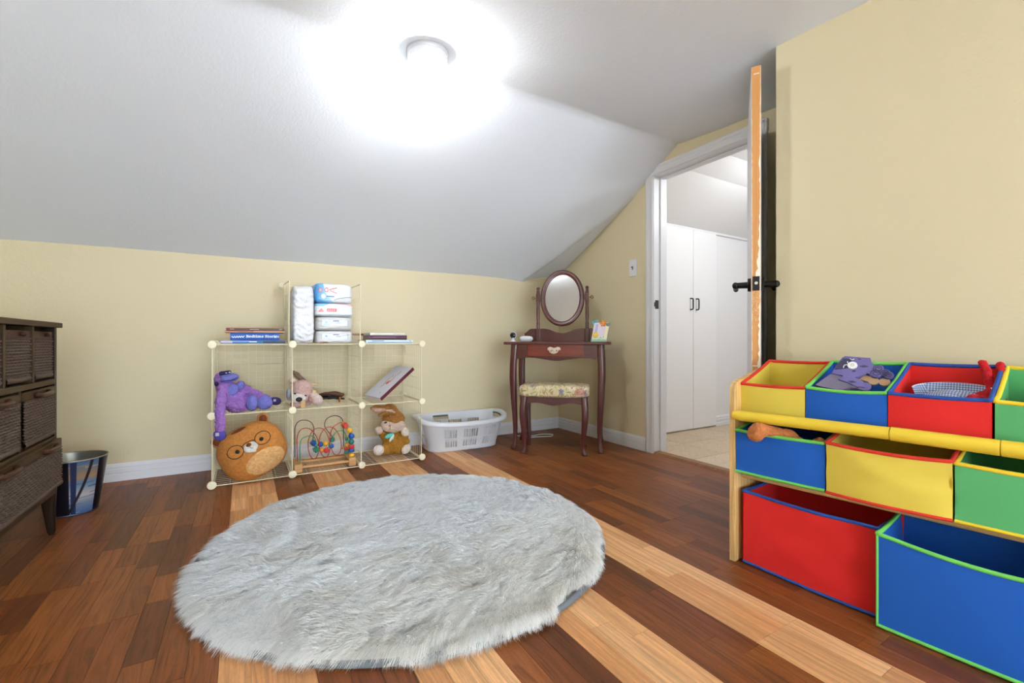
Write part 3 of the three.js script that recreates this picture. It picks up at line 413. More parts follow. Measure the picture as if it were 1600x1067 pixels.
// ------------------------------------------------------------------ wire cube shelf
const SX = [-0.14, 0.238, 0.616, 0.995], SY = [0.014, 0.383, 0.754, 1.122], SF = -2.82, SB = -3.19;
{
  const o = thing('wire_shelf', 'cream white wire grid cube shelf with round connectors along the back wall', 'shelf'), wire = M('cream coated wire', '#efe6c4', 0.35), knob = M('cream plastic', '#f1e8c9', 0.4);
  const A = 0.372, C = 0.364, gw = 0.0016, panel = (nu, nv) => { const s = [], h = C / 2; for (const k of [-h, h]) { s.push(rod([-h, k, 0], [h, k, 0], 0.0031)); s.push(rod([k, -h, 0], [k, h, 0], 0.0031)); } for (let i = 1; i < nu; i++) s.push(rod([-h + C * i / nu, -h, gw], [-h + C * i / nu, h, gw], gw / 2 + 0.0001, 5)); for (let j = 1; j < nv; j++) s.push(rod([-h, -h + C * j / nv, -gw * 0], [h, -h + C * j / nv, 0], gw / 2 + 0.0001, 5)); return join(s); };
  const fine = panel(9, 9), coarse = panel(9, 5), shelfG = panel(5, 9);
  const put = (g, x, y, z, rx, ry, rz = 0) => { const m = new THREE.Mesh(g, wire); m.name = numbered('wire_panel'); m.castShadow = m.receiveShadow = true; m.position.set(x, y, z); m.rotation.set(rx, ry, rz, 'YXZ'); o.add(m); };
  for (let c = 0; c < 3; c++) for (let r = 0; r < 2; r++) put(fine, (SX[c] + SX[c + 1]) / 2, (SY[r] + SY[r + 1]) / 2, SB, 0, 0);
  for (let c = 0; c < 4; c++) for (let r = 0; r < 2; r++) put(coarse, SX[c], (SY[r] + SY[r + 1]) / 2, (SF + SB) / 2, 0, Math.PI / 2);
  for (let c = 0; c < 3; c++) for (let r = 0; r < 3; r++) put(shelfG, (SX[c] + SX[c + 1]) / 2, SY[r], (SF + SB) / 2, -Math.PI / 2, 0);
  put(coarse, SX[1] - 0.016, (SY[2] + SY[3]) / 2, (SF + SB) / 2, 0, Math.PI / 2, 0.06); put(coarse, SX[2] - 0.006, (SY[2] + SY[3]) / 2, (SF + SB) / 2, 0, Math.PI / 2, 0.02); put(fine, (SX[1] + SX[2]) / 2, (SY[2] + SY[3]) / 2, SB, 0, 0);
  const kg = join([lathe([[0, -0.006], [0.017, -0.006], [0.0215, -0.003], [0.0215, 0.003], [0.017, 0.006], [0, 0.006]], 28).rotateX(Math.PI / 2).translate(0, 0, 0.012), cyl(0.013, 0.013, 0.022, 0, 0, 0, Math.PI / 2)]);
  const ks = []; for (let c = 0; c < 4; c++) for (let r = 0; r < 3; r++) ks.push([SX[c], SY[r], SF, 0], [SX[c], SY[r], SB, Math.PI]);
  ks.push([SX[1] - 0.028, SY[3], SB, Math.PI], [SX[2] - 0.012, SY[3], SB, Math.PI]);
  for (const [x, y, z, a] of ks) { const m = new THREE.Mesh(kg, knob); m.name = numbered('connector'); m.castShadow = m.receiveShadow = true; m.position.set(x, y + (y < 0.1 ? 0.0098 : 0), z + (a ? -0.002 : 0.002)); m.rotation.y = a; o.add(m); }
}
// ------------------------------------------------------------------ books and packs on top
function book(label, x0, x1, y, t, z, depth, coverC, pageC, spine, group, turn = 0) {
  const L = x1 - x0, o = thing('book', label, 'book', [(x0 + x1) / 2, y, z - depth / 2], turn, group), cm = M('book cover', coverC, 0.4), th = Math.min(0.0028, t * 0.2);
  part('pages', b2(-L / 2 + 0.004, L / 2 - 0.004, th, t - th, -depth / 2 + 0.004, depth / 2 - 0.004, 0), M('book pages', pageC, 0.8), o);
  part('cover', [b2(-L / 2, L / 2, 0, th, -depth / 2, depth / 2, 0.0008), b2(-L / 2, L / 2, t - th, t, -depth / 2, depth / 2, 0.0008)], cm, o);
  if (spine) { const g = grid(8, 6, (u, v) => [lerp(-L / 2, L / 2, u), v * t, depth / 2 - 0.003 + 0.004 * Math.sin(Math.PI * v) ** 0.5]); part('spine', [ni(g), (() => { const b = b2(-L / 2 + 0.0005, L / 2 - 0.0005, 0.0005, t - 0.0005, depth / 2 - 0.006, depth / 2 - 0.003, 0); b.attributes.uv.array.fill(0.01); return ni(b); })()], M('book spine', '#ffffff', 0.4, { map: spine }), o, { uv: true }); }
  return o;
}
const spineTex = (bg, draw) => canvas(512, 96, (c, w, h) => { c.fillStyle = bg; c.fillRect(0, 0, w, h); draw?.(c, w, h); });
{
  const L = 'books stacked on the left top of the wire shelf', Rg = 'books stacked on the right top of the wire shelf', y = SY[2] + 0.0045;
  book('thin blue picture book at the bottom of the left stack on the wire shelf', -0.103, 0.203, y, 0.018, SF - 0.02, 0.23, '#2f6ea0', '#d8d2c0', spineTex('#2a6fa8', (c, w, h) => { c.fillStyle = '#cfc5dc'; c.fillRect(0, 0, 90, h); c.fillStyle = '#8e9bd8'; c.fillRect(90, 0, 140, 50); c.fillStyle = '#e8e8f0'; c.fillRect(220, 30, 60, 26); c.fillStyle = '#2a3350'; c.fillRect(330, 0, 182, h); }), L);
  book('thick bright blue book of bedtime stories in the left stack', -0.06, 0.174, y + 0.0185, 0.041, SF - 0.018, 0.2, '#1a56b4', '#e9e2cf', spineTex('#1453ae', (c, w, h) => {
    c.fillStyle = '#fff'; c.font = 'bold 44px serif'; c.fillText('Bedtime Stories', 160, 62); c.strokeStyle = '#fff'; c.lineWidth = 6; c.beginPath(); for (let i = 0; i <= 26; i++) { const X = 14 + i * 5, Y = 58 - 9 * Math.sin(i * 1.3) - i * 0.3; i ? c.lineTo(X, Y) : c.moveTo(X, Y); } c.stroke(); c.fillStyle = '#9cc0ee'; c.fillRect(464, 30, 5, 40); c.fillRect(474, 30, 5, 40);
  }), L);
  book('thin brown hardcover book lying on the blue bedtime book', -0.085, 0.2, y + 0.06, 0.009, SF - 0.012, 0.22, '#8c4a36', '#e3cda0', spineTex('#e0bb82', (c, w, h) => { c.fillStyle = '#9a4b38'; c.fillRect(0, 0, 240, 40); }), L);
  book('dark brown thin book with red left end, topmost of the left stack', -0.082, 0.196, y + 0.0695, 0.016, SF - 0.016, 0.22, '#9c5144', '#d9c9a4', spineTex('#4a3b33', (c, w, h) => { c.fillStyle = '#6e2a2a'; c.fillRect(0, 0, 60, h); c.fillStyle = '#b3a9a0'; c.fillRect(30, 36, 36, 18); c.fillRect(200, 36, 80, 20); c.fillRect(460, 36, 30, 18); }), L, 0.04);
  book('light blue picture book at the bottom of the right stack on the wire shelf', 0.648, 0.946, y, 0.022, SF - 0.02, 0.24, '#cfe0ea', '#f2f2ee', spineTex('#d9e9f2', (c, w, h) => { c.fillStyle = '#6fa2c4'; c.fillRect(20, 60, 480, 20); c.fillStyle = '#38688f'; c.fillRect(470, 20, 14, 14); c.fillRect(60, 24, 130, 14); }), Rg);
  book('dark purple hardcover book in the middle of the right stack', 0.672, 0.912, y + 0.0225, 0.028, SF - 0.03, 0.22, '#4d2036', '#a9968c', spineTex('#50203a', (c, w, h) => { c.fillStyle = '#7c4a66'; c.fillRect(60, 30, 300, 18); c.fillStyle = '#2a1018'; c.fillRect(0, 70, 512, 26); }), Rg, -0.05);
  book('white thin paperback, topmost of the right stack', 0.676, 0.895, y + 0.051, 0.014, SF - 0.03, 0.2, '#f0efe8', '#f7f5ef', spineTex('#efece2', (c, w, h) => { c.fillStyle = '#c79a92'; c.fillRect(330, 36, 110, 16); c.fillRect(60, 40, 90, 10); }), Rg);
  book('thin brown book under the white paperback with its end sticking out left', 0.6, 0.8, y + 0.0515, 0.013, SF - 0.245, 0.09, '#8a5b3b', '#cdb893', spineTex('#8a5b3b'), Rg);
}
{
  const wr = (s, a = 1) => (x, y, z) => a * 0.025 * (n3(x * 4 + s, y * 9 + s, z * 4) - 0.5) + a * 0.012 * (n3(x * 9 + s, y * 22, z * 9 + 5) - 0.5), G = 'diaper and wipe packs in the top cube';
  const shiny = (map, o = {}) => M('glossy film', '#ffffff', 0.28, { map, clearcoat: 0.5, clearcoatRoughness: 0.2, ...o });
  const wrinkle = tex(128, 256, (u, v) => { const b = v * 20 + 1.6 * Math.sin(u * 3.1) + 2 * pn(u * 5, v * 9, 5, 9); return clamp(0.5 + 0.32 * Math.sin(b * 2.2) * pn(u * 4 + 3, v * 12, 4, 12) * 1.6 + 0.25 * (pn(u * 20, v * 40, 20, 40) - 0.5)); }, false);
  const y0 = SY[2] + 0.003;
  const a = thing('diaper_pack', 'tall white wrinkled plastic pack of diapers at the left of the top cube', 'diaper pack', [0.298, y0 + 0.168, -2.955]);
  part('plastic_wrap', superBox(0.118, 0.336, 0.25, 7, 44, (x, y, z) => 0.05 * (n3(x * 2 + 9, y * 7, z * 3) - 0.5) + 0.016 * Math.sin(y * 34 + 3 * Math.sin(x * 3) + 4 * n3(x * 2, y * 3, z)) * sstep(1, 0.5, Math.abs(y))), shiny(canvas(64, 64, (c) => { c.fillStyle = '#e6e8ee'; c.fillRect(0, 0, 64, 64); c.fillStyle = '#b9cde6'; c.fillRect(0, 0, 5, 64); }), { bumpMap: wrinkle, bumpScale: 0.006 }), a, { uv: true });
  const packs = [
    ['wipe_pack', 'lower grey pack of baby wipes with a pale blue label, lowest of the stack', 'wipes pack', 0.472, 0, 0.213, 0.078, 1, '#dcdcdf', 0],
    ['wipe_pack', 'upper grey pack of baby wipes with a pale blue label', 'wipes pack', 0.47, 0.078, 0.215, 0.083, 2, '#cfcfcf', 1],
    ['diaper_pack', 'white diaper pack with pink and red print under the blue pack', 'diaper pack', 0.467, 0.161, 0.218, 0.08, 3, '#eef1f4', 2],
    ['diaper_pack', 'blue and white diaper pack with red print, topmost in the cube', 'diaper pack', 0.462, 0.241, 0.214, 0.116, 4, '#e4e9ee', 3]];
  for (const [n, label, cat, x, y, w, h, seed, bg, kind] of packs) {
    const t = canvas(512, 224, (c, W, H) => {
      c.fillStyle = bg; c.fillRect(0, 0, W, H);
      if (kind < 2) { c.fillStyle = '#dfe9f4'; c.fillRect(80, 52, 350, 100); c.strokeStyle = '#a7a8ae'; c.lineWidth = 5; c.strokeRect(80, 52, 350, 100); c.fillStyle = '#7d6d80'; c.fillRect(230, 62, 80, 18); c.fillStyle = '#8fb2d8'; c.fillRect(270, 96, 60, 12); c.fillStyle = '#7fa8d2'; c.beginPath(); c.arc(140, 96, 16, 0, 7); c.fill(); c.fillRect(100, 124, 90, 8); if (!kind) { c.fillStyle = '#c9b7b0'; c.fillRect(60, 180, 110, 44); c.fillStyle = '#6a5458'; c.fillRect(90, 194, 60, 12); } }
      if (kind === 2) { c.fillStyle = '#8ec4ea'; c.beginPath(); c.moveTo(0, 0); c.lineTo(200, 0); c.lineTo(110, 60); c.lineTo(0, 60); c.fill(); c.fillStyle = '#f0b9bc'; c.beginPath(); c.moveTo(200, 0); c.quadraticCurveTo(380, 20, 512, 60); c.lineTo(512, 30); c.lineTo(330, 0); c.fill(); c.fillStyle = '#de6d72'; c.beginPath(); c.moveTo(40, 150); c.lineTo(80, 90); c.lineTo(120, 150); c.fill(); c.fillRect(150, 92, 130, 52); c.fillStyle = '#f0c9ca'; for (let i = 0; i < 4; i++) c.fillRect(170 + i * 26, 104, 8, 28); c.fillStyle = '#9bd0e8'; c.fillRect(20, 190, 460, 12); }
      if (kind === 3) { const g = c.createLinearGradient(0, 0, 330, 0); g.addColorStop(0, '#3f96d6'); g.addColorStop(0.5, '#8dc3ea'); g.addColorStop(1, '#dfe7ee'); c.fillStyle = g; c.fillRect(0, 0, W, H); c.fillStyle = '#f4f6f8'; c.beginPath(); c.moveTo(110, 0); c.lineTo(512, 0); c.lineTo(512, 200); c.lineTo(250, 214); c.quadraticCurveTo(120, 150, 110, 0); c.globalAlpha = 0.75; c.fill(); c.globalAlpha = 1; c.strokeStyle = '#dc6a6c'; c.lineWidth = 11; for (const [x, y2, r] of [[70, 84, 24], [150, 78, 22]]) { c.beginPath(); c.arc(x, y2, r, 0, 7); c.stroke(); } c.beginPath(); c.moveTo(185, 76); c.lineTo(290, 50); c.moveTo(195, 84); c.lineTo(290, 112); c.stroke(); c.fillStyle = '#3b62a8'; c.fillRect(150, 142, 104, 15); c.fillStyle = '#fff'; c.beginPath(); c.arc(110, 150, 26, 0, 7); c.fill(); c.strokeStyle = '#8795a4'; c.lineWidth = 8; c.beginPath(); c.moveTo(250, 190); c.quadraticCurveTo(360, 150, 500, 150); c.stroke(); }
    });
    const o = thing(n, label, cat, [x, y0 + y + h / 2, -2.95], (kind - 1.5) * 0.02, G);
    part('plastic_wrap', superBox(w, h * 1.02, 0.22, kind < 2 ? 6 : 7, 24, wr(seed * 13, 1.4)), shiny(t), o, { uv: true });
    if (kind < 2) part('lid_flap', superBox(w * 0.5, 0.006, 0.1, 8, 8).translate(0, h / 2 * 0.985, 0), M('label film', '#e2e7ee', 0.4), o);
  }
  scene.children.filter((q) => q.name === 'diaper_pack').forEach((q) => { q.userData.group = G; });
}
// ------------------------------------------------------------------ soft toys on the shelf
const sph = (p, r, q) => ({ e: p, r, q }), rotQ = (x, y, z) => new THREE.Quaternion().setFromEuler(new THREE.Euler(x, y, z)).invert();
{ // purple ape lolling in the left middle cube, one arm hanging out over the edge
  const o = thing('ape_plush', 'purple plush ape with blue face lying in the left cube, arm hanging down', 'plush toy', [0, 0, 0]);
  const p = (X, Y, z = -2.93) => { const k = z / -2.93; return [(-0.107 + (X - 200) * 0.00036) * k, 0.77 + (0.568 - (Y - 250) * 0.000426 - (X - 200) * 0.000022 - 0.77) * k, z]; };
  const fur = plush('#b684dc', 0.005), blue = plush('#7f80d2', 0.001), dark = plush('#33295e', 0.001), deep = plush('#574fae', 0.001);
  part('body', blob([
    [p(270, 390, -2.95), p(350, 520, -2.96), 0.044, 0.052], [p(350, 500, -2.96), p(420, 590, -2.95), 0.052, 0.045], sph(p(400, 600, -2.93), [0.05, 0.034, 0.05]), [p(200, 250, -2.95), p(230, 300, -2.95), 0.031, 0.03], [p(225, 300, -2.95), p(285, 390, -2.95), 0.028, 0.042],
    [p(225, 405, -2.9), p(205, 540, -2.845), 0.023, 0.021], [p(205, 540, -2.845), p(197, 680, -2.793), 0.021, 0.02], [p(197, 680, -2.793), p(197, 905, -2.79), 0.02, 0.022],
    [p(500, 400, -2.97), p(660, 450, -2.96), 0.026, 0.02], [p(660, 450, -2.96), p(880, 520, -2.93), 0.02, 0.015], [p(370, 400, -2.965), p(520, 400, -2.97), 0.04, 0.026],
    [p(480, 590, -2.94), p(600, 570, -2.92), 0.034, 0.026], [p(520, 560, -2.98), p(730, 560, -2.95), 0.032, 0.026]], { k: 0.018, cell: 0.0055, fuzz: 0.006, freq: 150 }), fur, o);
  part('face', blob([sph(p(325, 238, -2.925), [0.043, 0.024, 0.032], rotQ(0, 0, 0.12)), sph(p(300, 262, -2.925), [0.04, 0.017, 0.03], rotQ(0, 0, 0.14)), sph(p(245, 205, -2.93), [0.022, 0.02, 0.024])], { k: 0.006, cell: 0.0035 }), blue, o);
  part('brow', blob([[p(215, 185, -2.912), p(315, 163, -2.905), 0.012, 0.009]], { cell: 0.003 }), dark, o);
  part('mouth', tube([p(205, 290, -2.9), p(270, 278, -2.889), p(350, 268, -2.888), p(420, 232, -2.9)], 0.0018), dark, o);
  part('eye', ell(...p(318, 168, -2.896), 0.005, 0.004, 0.004), M('eye white', '#e8e8f0', 0.3), o); part('eye', ell(...p(277, 176, -2.9), 0.006, 0.003, 0.004), M('eye line', '#d8d8ea', 0.3), o);
  part('ear', ell(...p(155, 318, -2.93), 0.012, 0.014, 0.012), dark, o);
  for (const [X, Y, r] of [[352, 395, 0.034], [458, 335, 0.025]]) part('chest_patch', ell(...p(X, Y, X < 400 ? -2.915 : -2.93), r * 0.85, r, 0.02, 0, 0, -0.5), blue, o);
  for (const [X, Y, a, b, c, z] of [[615, 572, 0.027, 0.042, 0.024, -2.885], [790, 575, 0.04, 0.034, 0.026, -2.9]]) part('foot', blob([sph(p(X, Y, z), [a, b, c]), sph(p(X + 10, Y - 60, z - 0.01), [a * 0.6, a * 0.6, a * 0.6])], { cell: 0.004, k: 0.02 }), blue, o);
  part('hand', blob([sph(p(196, 975, -2.785), [0.027, 0.03, 0.02], rotQ(0, 0, 0.3)), [p(150, 960, -2.785), p(150, 985, -2.78), 0.011, 0.009]], { cell: 0.0035 }), deep, o);
  part('hand', blob([sph(p(945, 543, -2.92), [0.029, 0.023, 0.019], rotQ(0, 0, -0.2)), [p(900, 520, -2.91), p(890, 550, -2.905), 0.009, 0.008]], { cell: 0.0035 }), dark, o);
  const pm = M('pale patch', '#b9b3c4', 0.9); part('hook_patch', bx(0.016, 0.017, 0.002, ...p(160, 965, -2.762), 0.0008, 0), pm, o); part('hook_patch', bx(0.013, 0.013, 0.002, ...p(930, 533, -2.8995), 0.0008), pm, o);
}
{ // round bear pillow with glasses
  const A = 0.165, B = 0.147, C = 0.098, o = thing('bear_pillow', 'round orange-brown bear pillow with stitched round glasses in the lower left cube', 'plush toy', [0.046, 0.1695, -2.872]); o.rotation.set(-0.1, 0.02, 0.46, 'YXZ');
  const zAt = (x, y) => C * Math.pow(Math.max(0.02, 1 - Math.pow(Math.abs(x / A), 2.5) - Math.pow(Math.abs(y / B), 2.5)), 1 / 2.3);
  const brown = plush('#cf8840', 0.0012), tan = plush('#e8b577', 0.001), mar = plush('#7b3f20', 0.001), wht = plush('#f0ece6', 0.001), ink = M('black thread', '#1c1613', 0.9);
  const bodyG = grid(72, 48, (u, v) => { const a = u * Math.PI * 2, b = (v - 0.5) * Math.PI, c = Math.cos(b), x0 = c * Math.cos(a), z0 = c * Math.sin(a), y0 = Math.sin(b), k = Math.pow(Math.abs(x0) ** 2.5 + Math.abs(y0) ** 2.5 + Math.abs(z0) ** 2.3, -1 / 2.4), w = 1 + 0.012 * (n3(x0 * 4, y0 * 4 + 3, z0 * 4) - 0.5); return [x0 * k * A * w, y0 * k * B * w, -z0 * k * C * w]; }, true);
  part('body', bodyG, brown, o);
  const disc = (cx, cy, rx, ry, rot = 0, lift = 0.003, f) => grid(40, 10, (u, v) => { const a = u * Math.PI * 2, q = f ? f(a) : 1, ex = Math.cos(a) * rx * v * q, ey = Math.sin(a) * ry * v * q, x = cx + ex * Math.cos(rot) - ey * Math.sin(rot), y = cy + ex * Math.sin(rot) + ey * Math.cos(rot); return [x, y, zAt(x, y) + lift * Math.sqrt(Math.max(0, 1 - v ** 6)) - 0.001]; }, true);
  part('belly_patch', disc(0.03, -0.075, 0.104, 0.068, 0, 0.004, (a) => (Math.sin(a) < 0 ? 1.0 : 1.0)), tan, o);
  part('head_patch', disc(-0.012, 0.137, 0.042, 0.008, -0.03, 0.003), mar, o);
  part('muzzle', disc(0.0, 0.03, 0.036, 0.027, 0, 0.008), wht, o); part('nose', disc(-0.002, 0.047, 0.014, 0.01, 0, 0.014), mar, o);
  part('mouth', tube([[-0.002, 0.037], [-0.001, 0.028], [0.008, 0.021]].map(([x, y]) => [x, y, zAt(x, y) + 0.0075]), 0.0012), mar, o);
  part('muzzle_tooth', disc(0.006, 0.006, 0.011, 0.009, 0, 0.006), wht, o);
  for (const s of [-1, 1]) {
    part('lens_ring', tube(Array.from({ length: 22 }, (_, i) => { const a = i / 22 * 6.283, x = s * 0.07 + Math.cos(a) * 0.038, y = 0.045 + Math.sin(a) * 0.034; return [x, y, zAt(x, y) + 0.001]; }), 0.0019, true, 80), ink, o);
    part('eye', disc(s * 0.062, 0.042, 0.0105, 0.0105, 0, 0.004), ink, o);
    const ear = part('ear', ell(s * 0.118, 0.128, 0.0, 0.03, 0.034, 0.017, 0, 0, s * -0.5), brown, o); part('inner_ear', ell(s * 0.118, 0.128, 0.009, 0.021, 0.025, 0.012, 0, 0, s * -0.5), mar, ear);
  }
  part('glasses_bridge', tube([[-0.034, 0.053], [-0.018, 0.062], [0.018, 0.062], [0.034, 0.053]].map(([x, y]) => [x, y, zAt(x, y) + (Math.abs(x) < 0.03 ? 0.008 : 0.002)]), 0.0019), ink, o);
}
{ // pink dog with a white muzzle
  const o = thing('dog_plush', 'pale pink plush dog with white muzzle and black nose in the middle cube', 'plush toy'), z0 = -2.92;
  const p = (X, Y, z = z0) => { const k = z / z0; return [(0.299 + (X - 430) * 0.00026) * k, 0.77 + (0.495 - (Y - 470) * 0.000284 - 0.77) * k, z]; };
  const pink = plush('#d9b3ab', 0.001), pale = plush('#e9d2ca', 0.001), wht = plush('#eee9e4', 0.001), cream = plush('#ecd3a6', 0.001), grey = plush('#a5afbd', 0.001), tail = plush('#8d7360', 0.001);
  part('head', blob([sph(p(430, 490), [0.056, 0.055, 0.05], rotQ(0, 0, -0.3)), sph(p(330, 800, -2.91), [0.04, 0.022, 0.04]), sph(p(420, 640, -2.92), [0.05, 0.035, 0.045])], { k: 0.03, cell: 0.0045 }), pink, o);
  part('body', blob([sph(p(480, 640, -3.02), [0.06, 0.06, 0.07]), sph(p(400, 720, -2.98), [0.05, 0.045, 0.05])], { cell: 0.006 }), pale, o);
  part('muzzle', blob([sph(p(350, 690, -2.872), [0.037, 0.026, 0.026]), sph(p(290, 640, -2.88), [0.018, 0.018, 0.02]), sph(p(430, 670, -2.88), [0.02, 0.016, 0.02])], { cell: 0.004, k: 0.015 }), wht, o);
  part('nose', ell(...p(365, 700, -2.848), 0.0175, 0.0135, 0.011), M('black nose', '#0d0d0f', 0.4), o);
  part('eye', ell(...p(282, 576, -2.87), 0.006, 0.0045, 0.006), black, o); part('eye', ell(...p(500, 628, -2.865), 0.006, 0.004, 0.006), black, o);
  part('ear', blob([[p(215, 300, -2.93), p(290, 315, -2.93), 0.012, 0.008], [p(215, 300, -2.93), p(220, 380, -2.93), 0.011, 0.006]], { cell: 0.004 }), pale, o);
  const ear = part('ear', blob([[p(640, 660, -2.88), p(745, 735, -2.87), 0.018, 0.027], [p(700, 620, -2.89), p(745, 735, -2.87), 0.014, 0.024]], { cell: 0.004, k: 0.02 }), pale, o); part('inner_ear', ell(...p(640, 715, -2.866), 0.017, 0.02, 0.008, 0, 0, -0.6), plush('#c48d84', 0.001), ear);
  part('horn', blob([[p(640, 405, -2.93), p(740, 415, -2.93), 0.008, 0.006]], { cell: 0.003 }), cream, o);
  part('brow_patch', ell(...p(680, 570, -2.89), 0.015, 0.012, 0.012), cream, o); part('side_patch', ell(...p(150, 580, -2.92), 0.012, 0.034, 0.03), grey, o);
  part('tag', bx(0.024, 0.04, 0.002, ...p(450, 810, -2.846), 0.0008), M('tan tag', '#cfa56c', 0.8), o);
  part('tail', blob([[p(255, 130, -3.0), p(320, 190, -3.01), 0.01, 0.014], [p(320, 190, -3.01), p(460, 330, -3.02), 0.014, 0.016]], { cell: 0.005 }), tail, o);
}
{ // bundle of cords next to it
  const o = thing('cord_bundle', 'tangled bundle of black and brown cords lying behind the pink dog', 'cords'), q = rng(31), y = SY[1] + 0.004, blk = M('black cord', '#17130f', 0.5), br = M('brown cord', '#6a3a1c', 0.5);
  for (let i = 0; i < 11; i++) { const y1 = y + 0.008 + q() * 0.05, z = -3.0 + (q() - 0.5) * 0.09, k = q() * 0.02, pts = [[0.395, y1, z], [0.44, y1 + k, z + 0.02], [0.5, y1 + 0.006, z + 0.01], [0.53 + q() * 0.02, y1 + 0.012 - k, z - 0.01], [0.5, y1 - 0.003 + k, z - 0.03], [0.43, y1 + 0.004, z - 0.03]]; part('cord', tube(pts, 0.0042, i % 2 === 0, 50), i % 4 === 1 ? br : blk, o); }
  part('cord_loop', tube([[0.42, y + 0.045, -2.99], [0.43, y + 0.062, -2.99], [0.455, y + 0.066, -2.99], [0.475, y + 0.052, -3.0], [0.46, y + 0.04, -3.01]], 0.003, true, 40), blk, o);
  part('plug', [bx(0.05, 0.022, 0.026, 0.47, y + 0.036, -2.985, 0.004, 0.3), cyl(0.0025, 0.0025, 0.02, 0.5, y + 0.036, -2.98, 0, 0, 1.57), cyl(0.0025, 0.0025, 0.02, 0.5, y + 0.036, -2.992, 0, 0, 1.57)], M('dark plug', '#2b2a2c', 0.4), o);
  part('cable_tie', tf(new THREE.TorusGeometry(0.019, 0.005, 8, 24), 0.52, y + 0.024, -2.99, 0, 1.5, 0.2), M('copper tie', '#b9713a', 0.45), o);
}
{ // white book leaning in the right middle cube
  const o = book('white children book with red script title leaning in the right middle cube', -0.15, 0.15, 0, 0.021, 0, 0.2, '#d9dbe8', '#efe9dd', null, null);
  o.position.set(0.83, SY[1] + 0.1115, -2.955); o.rotation.set(0.02, 0.27, 0.655, 'YXZ'); o.children.forEach((c) => c.position.set(0, 0, 0.0));
  const t = canvas(512, 360, (c, w, h) => {
    c.fillStyle = '#d8dbea'; c.fillRect(0, 0, w, h); c.strokeStyle = '#b4323a'; c.lineWidth = 7; c.lineCap = 'round'; const q = rng(8);
    for (let k = 0; k < 2; k++) for (let i = 0; i < 9; i++) { const X = 150 + k * 30 + i * 24 + (k ? 40 : 0), Y = 150 + k * 70 + 10 * Math.sin(i); c.beginPath(); c.moveTo(X, Y); c.bezierCurveTo(X + 12, Y - 34 * q(), X + 20, Y + 24 * q(), X + 20, Y - 6); c.stroke(); }
    c.fillStyle = '#c8543f'; c.beginPath(); c.ellipse(236, 196, 34, 26, 0.3, 0, 7); c.fill(); c.fillStyle = '#e89a52'; c.beginPath(); c.arc(250, 214, 14, 0, 7); c.fill(); c.fillStyle = '#8b8fa4'; c.fillRect(60, 250, 26, 10);
  });
  const g = grid(1, 1, (u, v) => [lerp(-0.148, 0.148, u), 0.0214, lerp(0.098, -0.098, v)]); part('front_cover_print', g, M('printed cover', '#ffffff', 0.35, { map: t }), o, { uv: true });
  part('cover_edge', b2(-0.15, 0.15, 0.0, 0.021, 0.0965, 0.1005, 0.001), M('maroon spine', '#5e1d2e', 0.4), o);
}
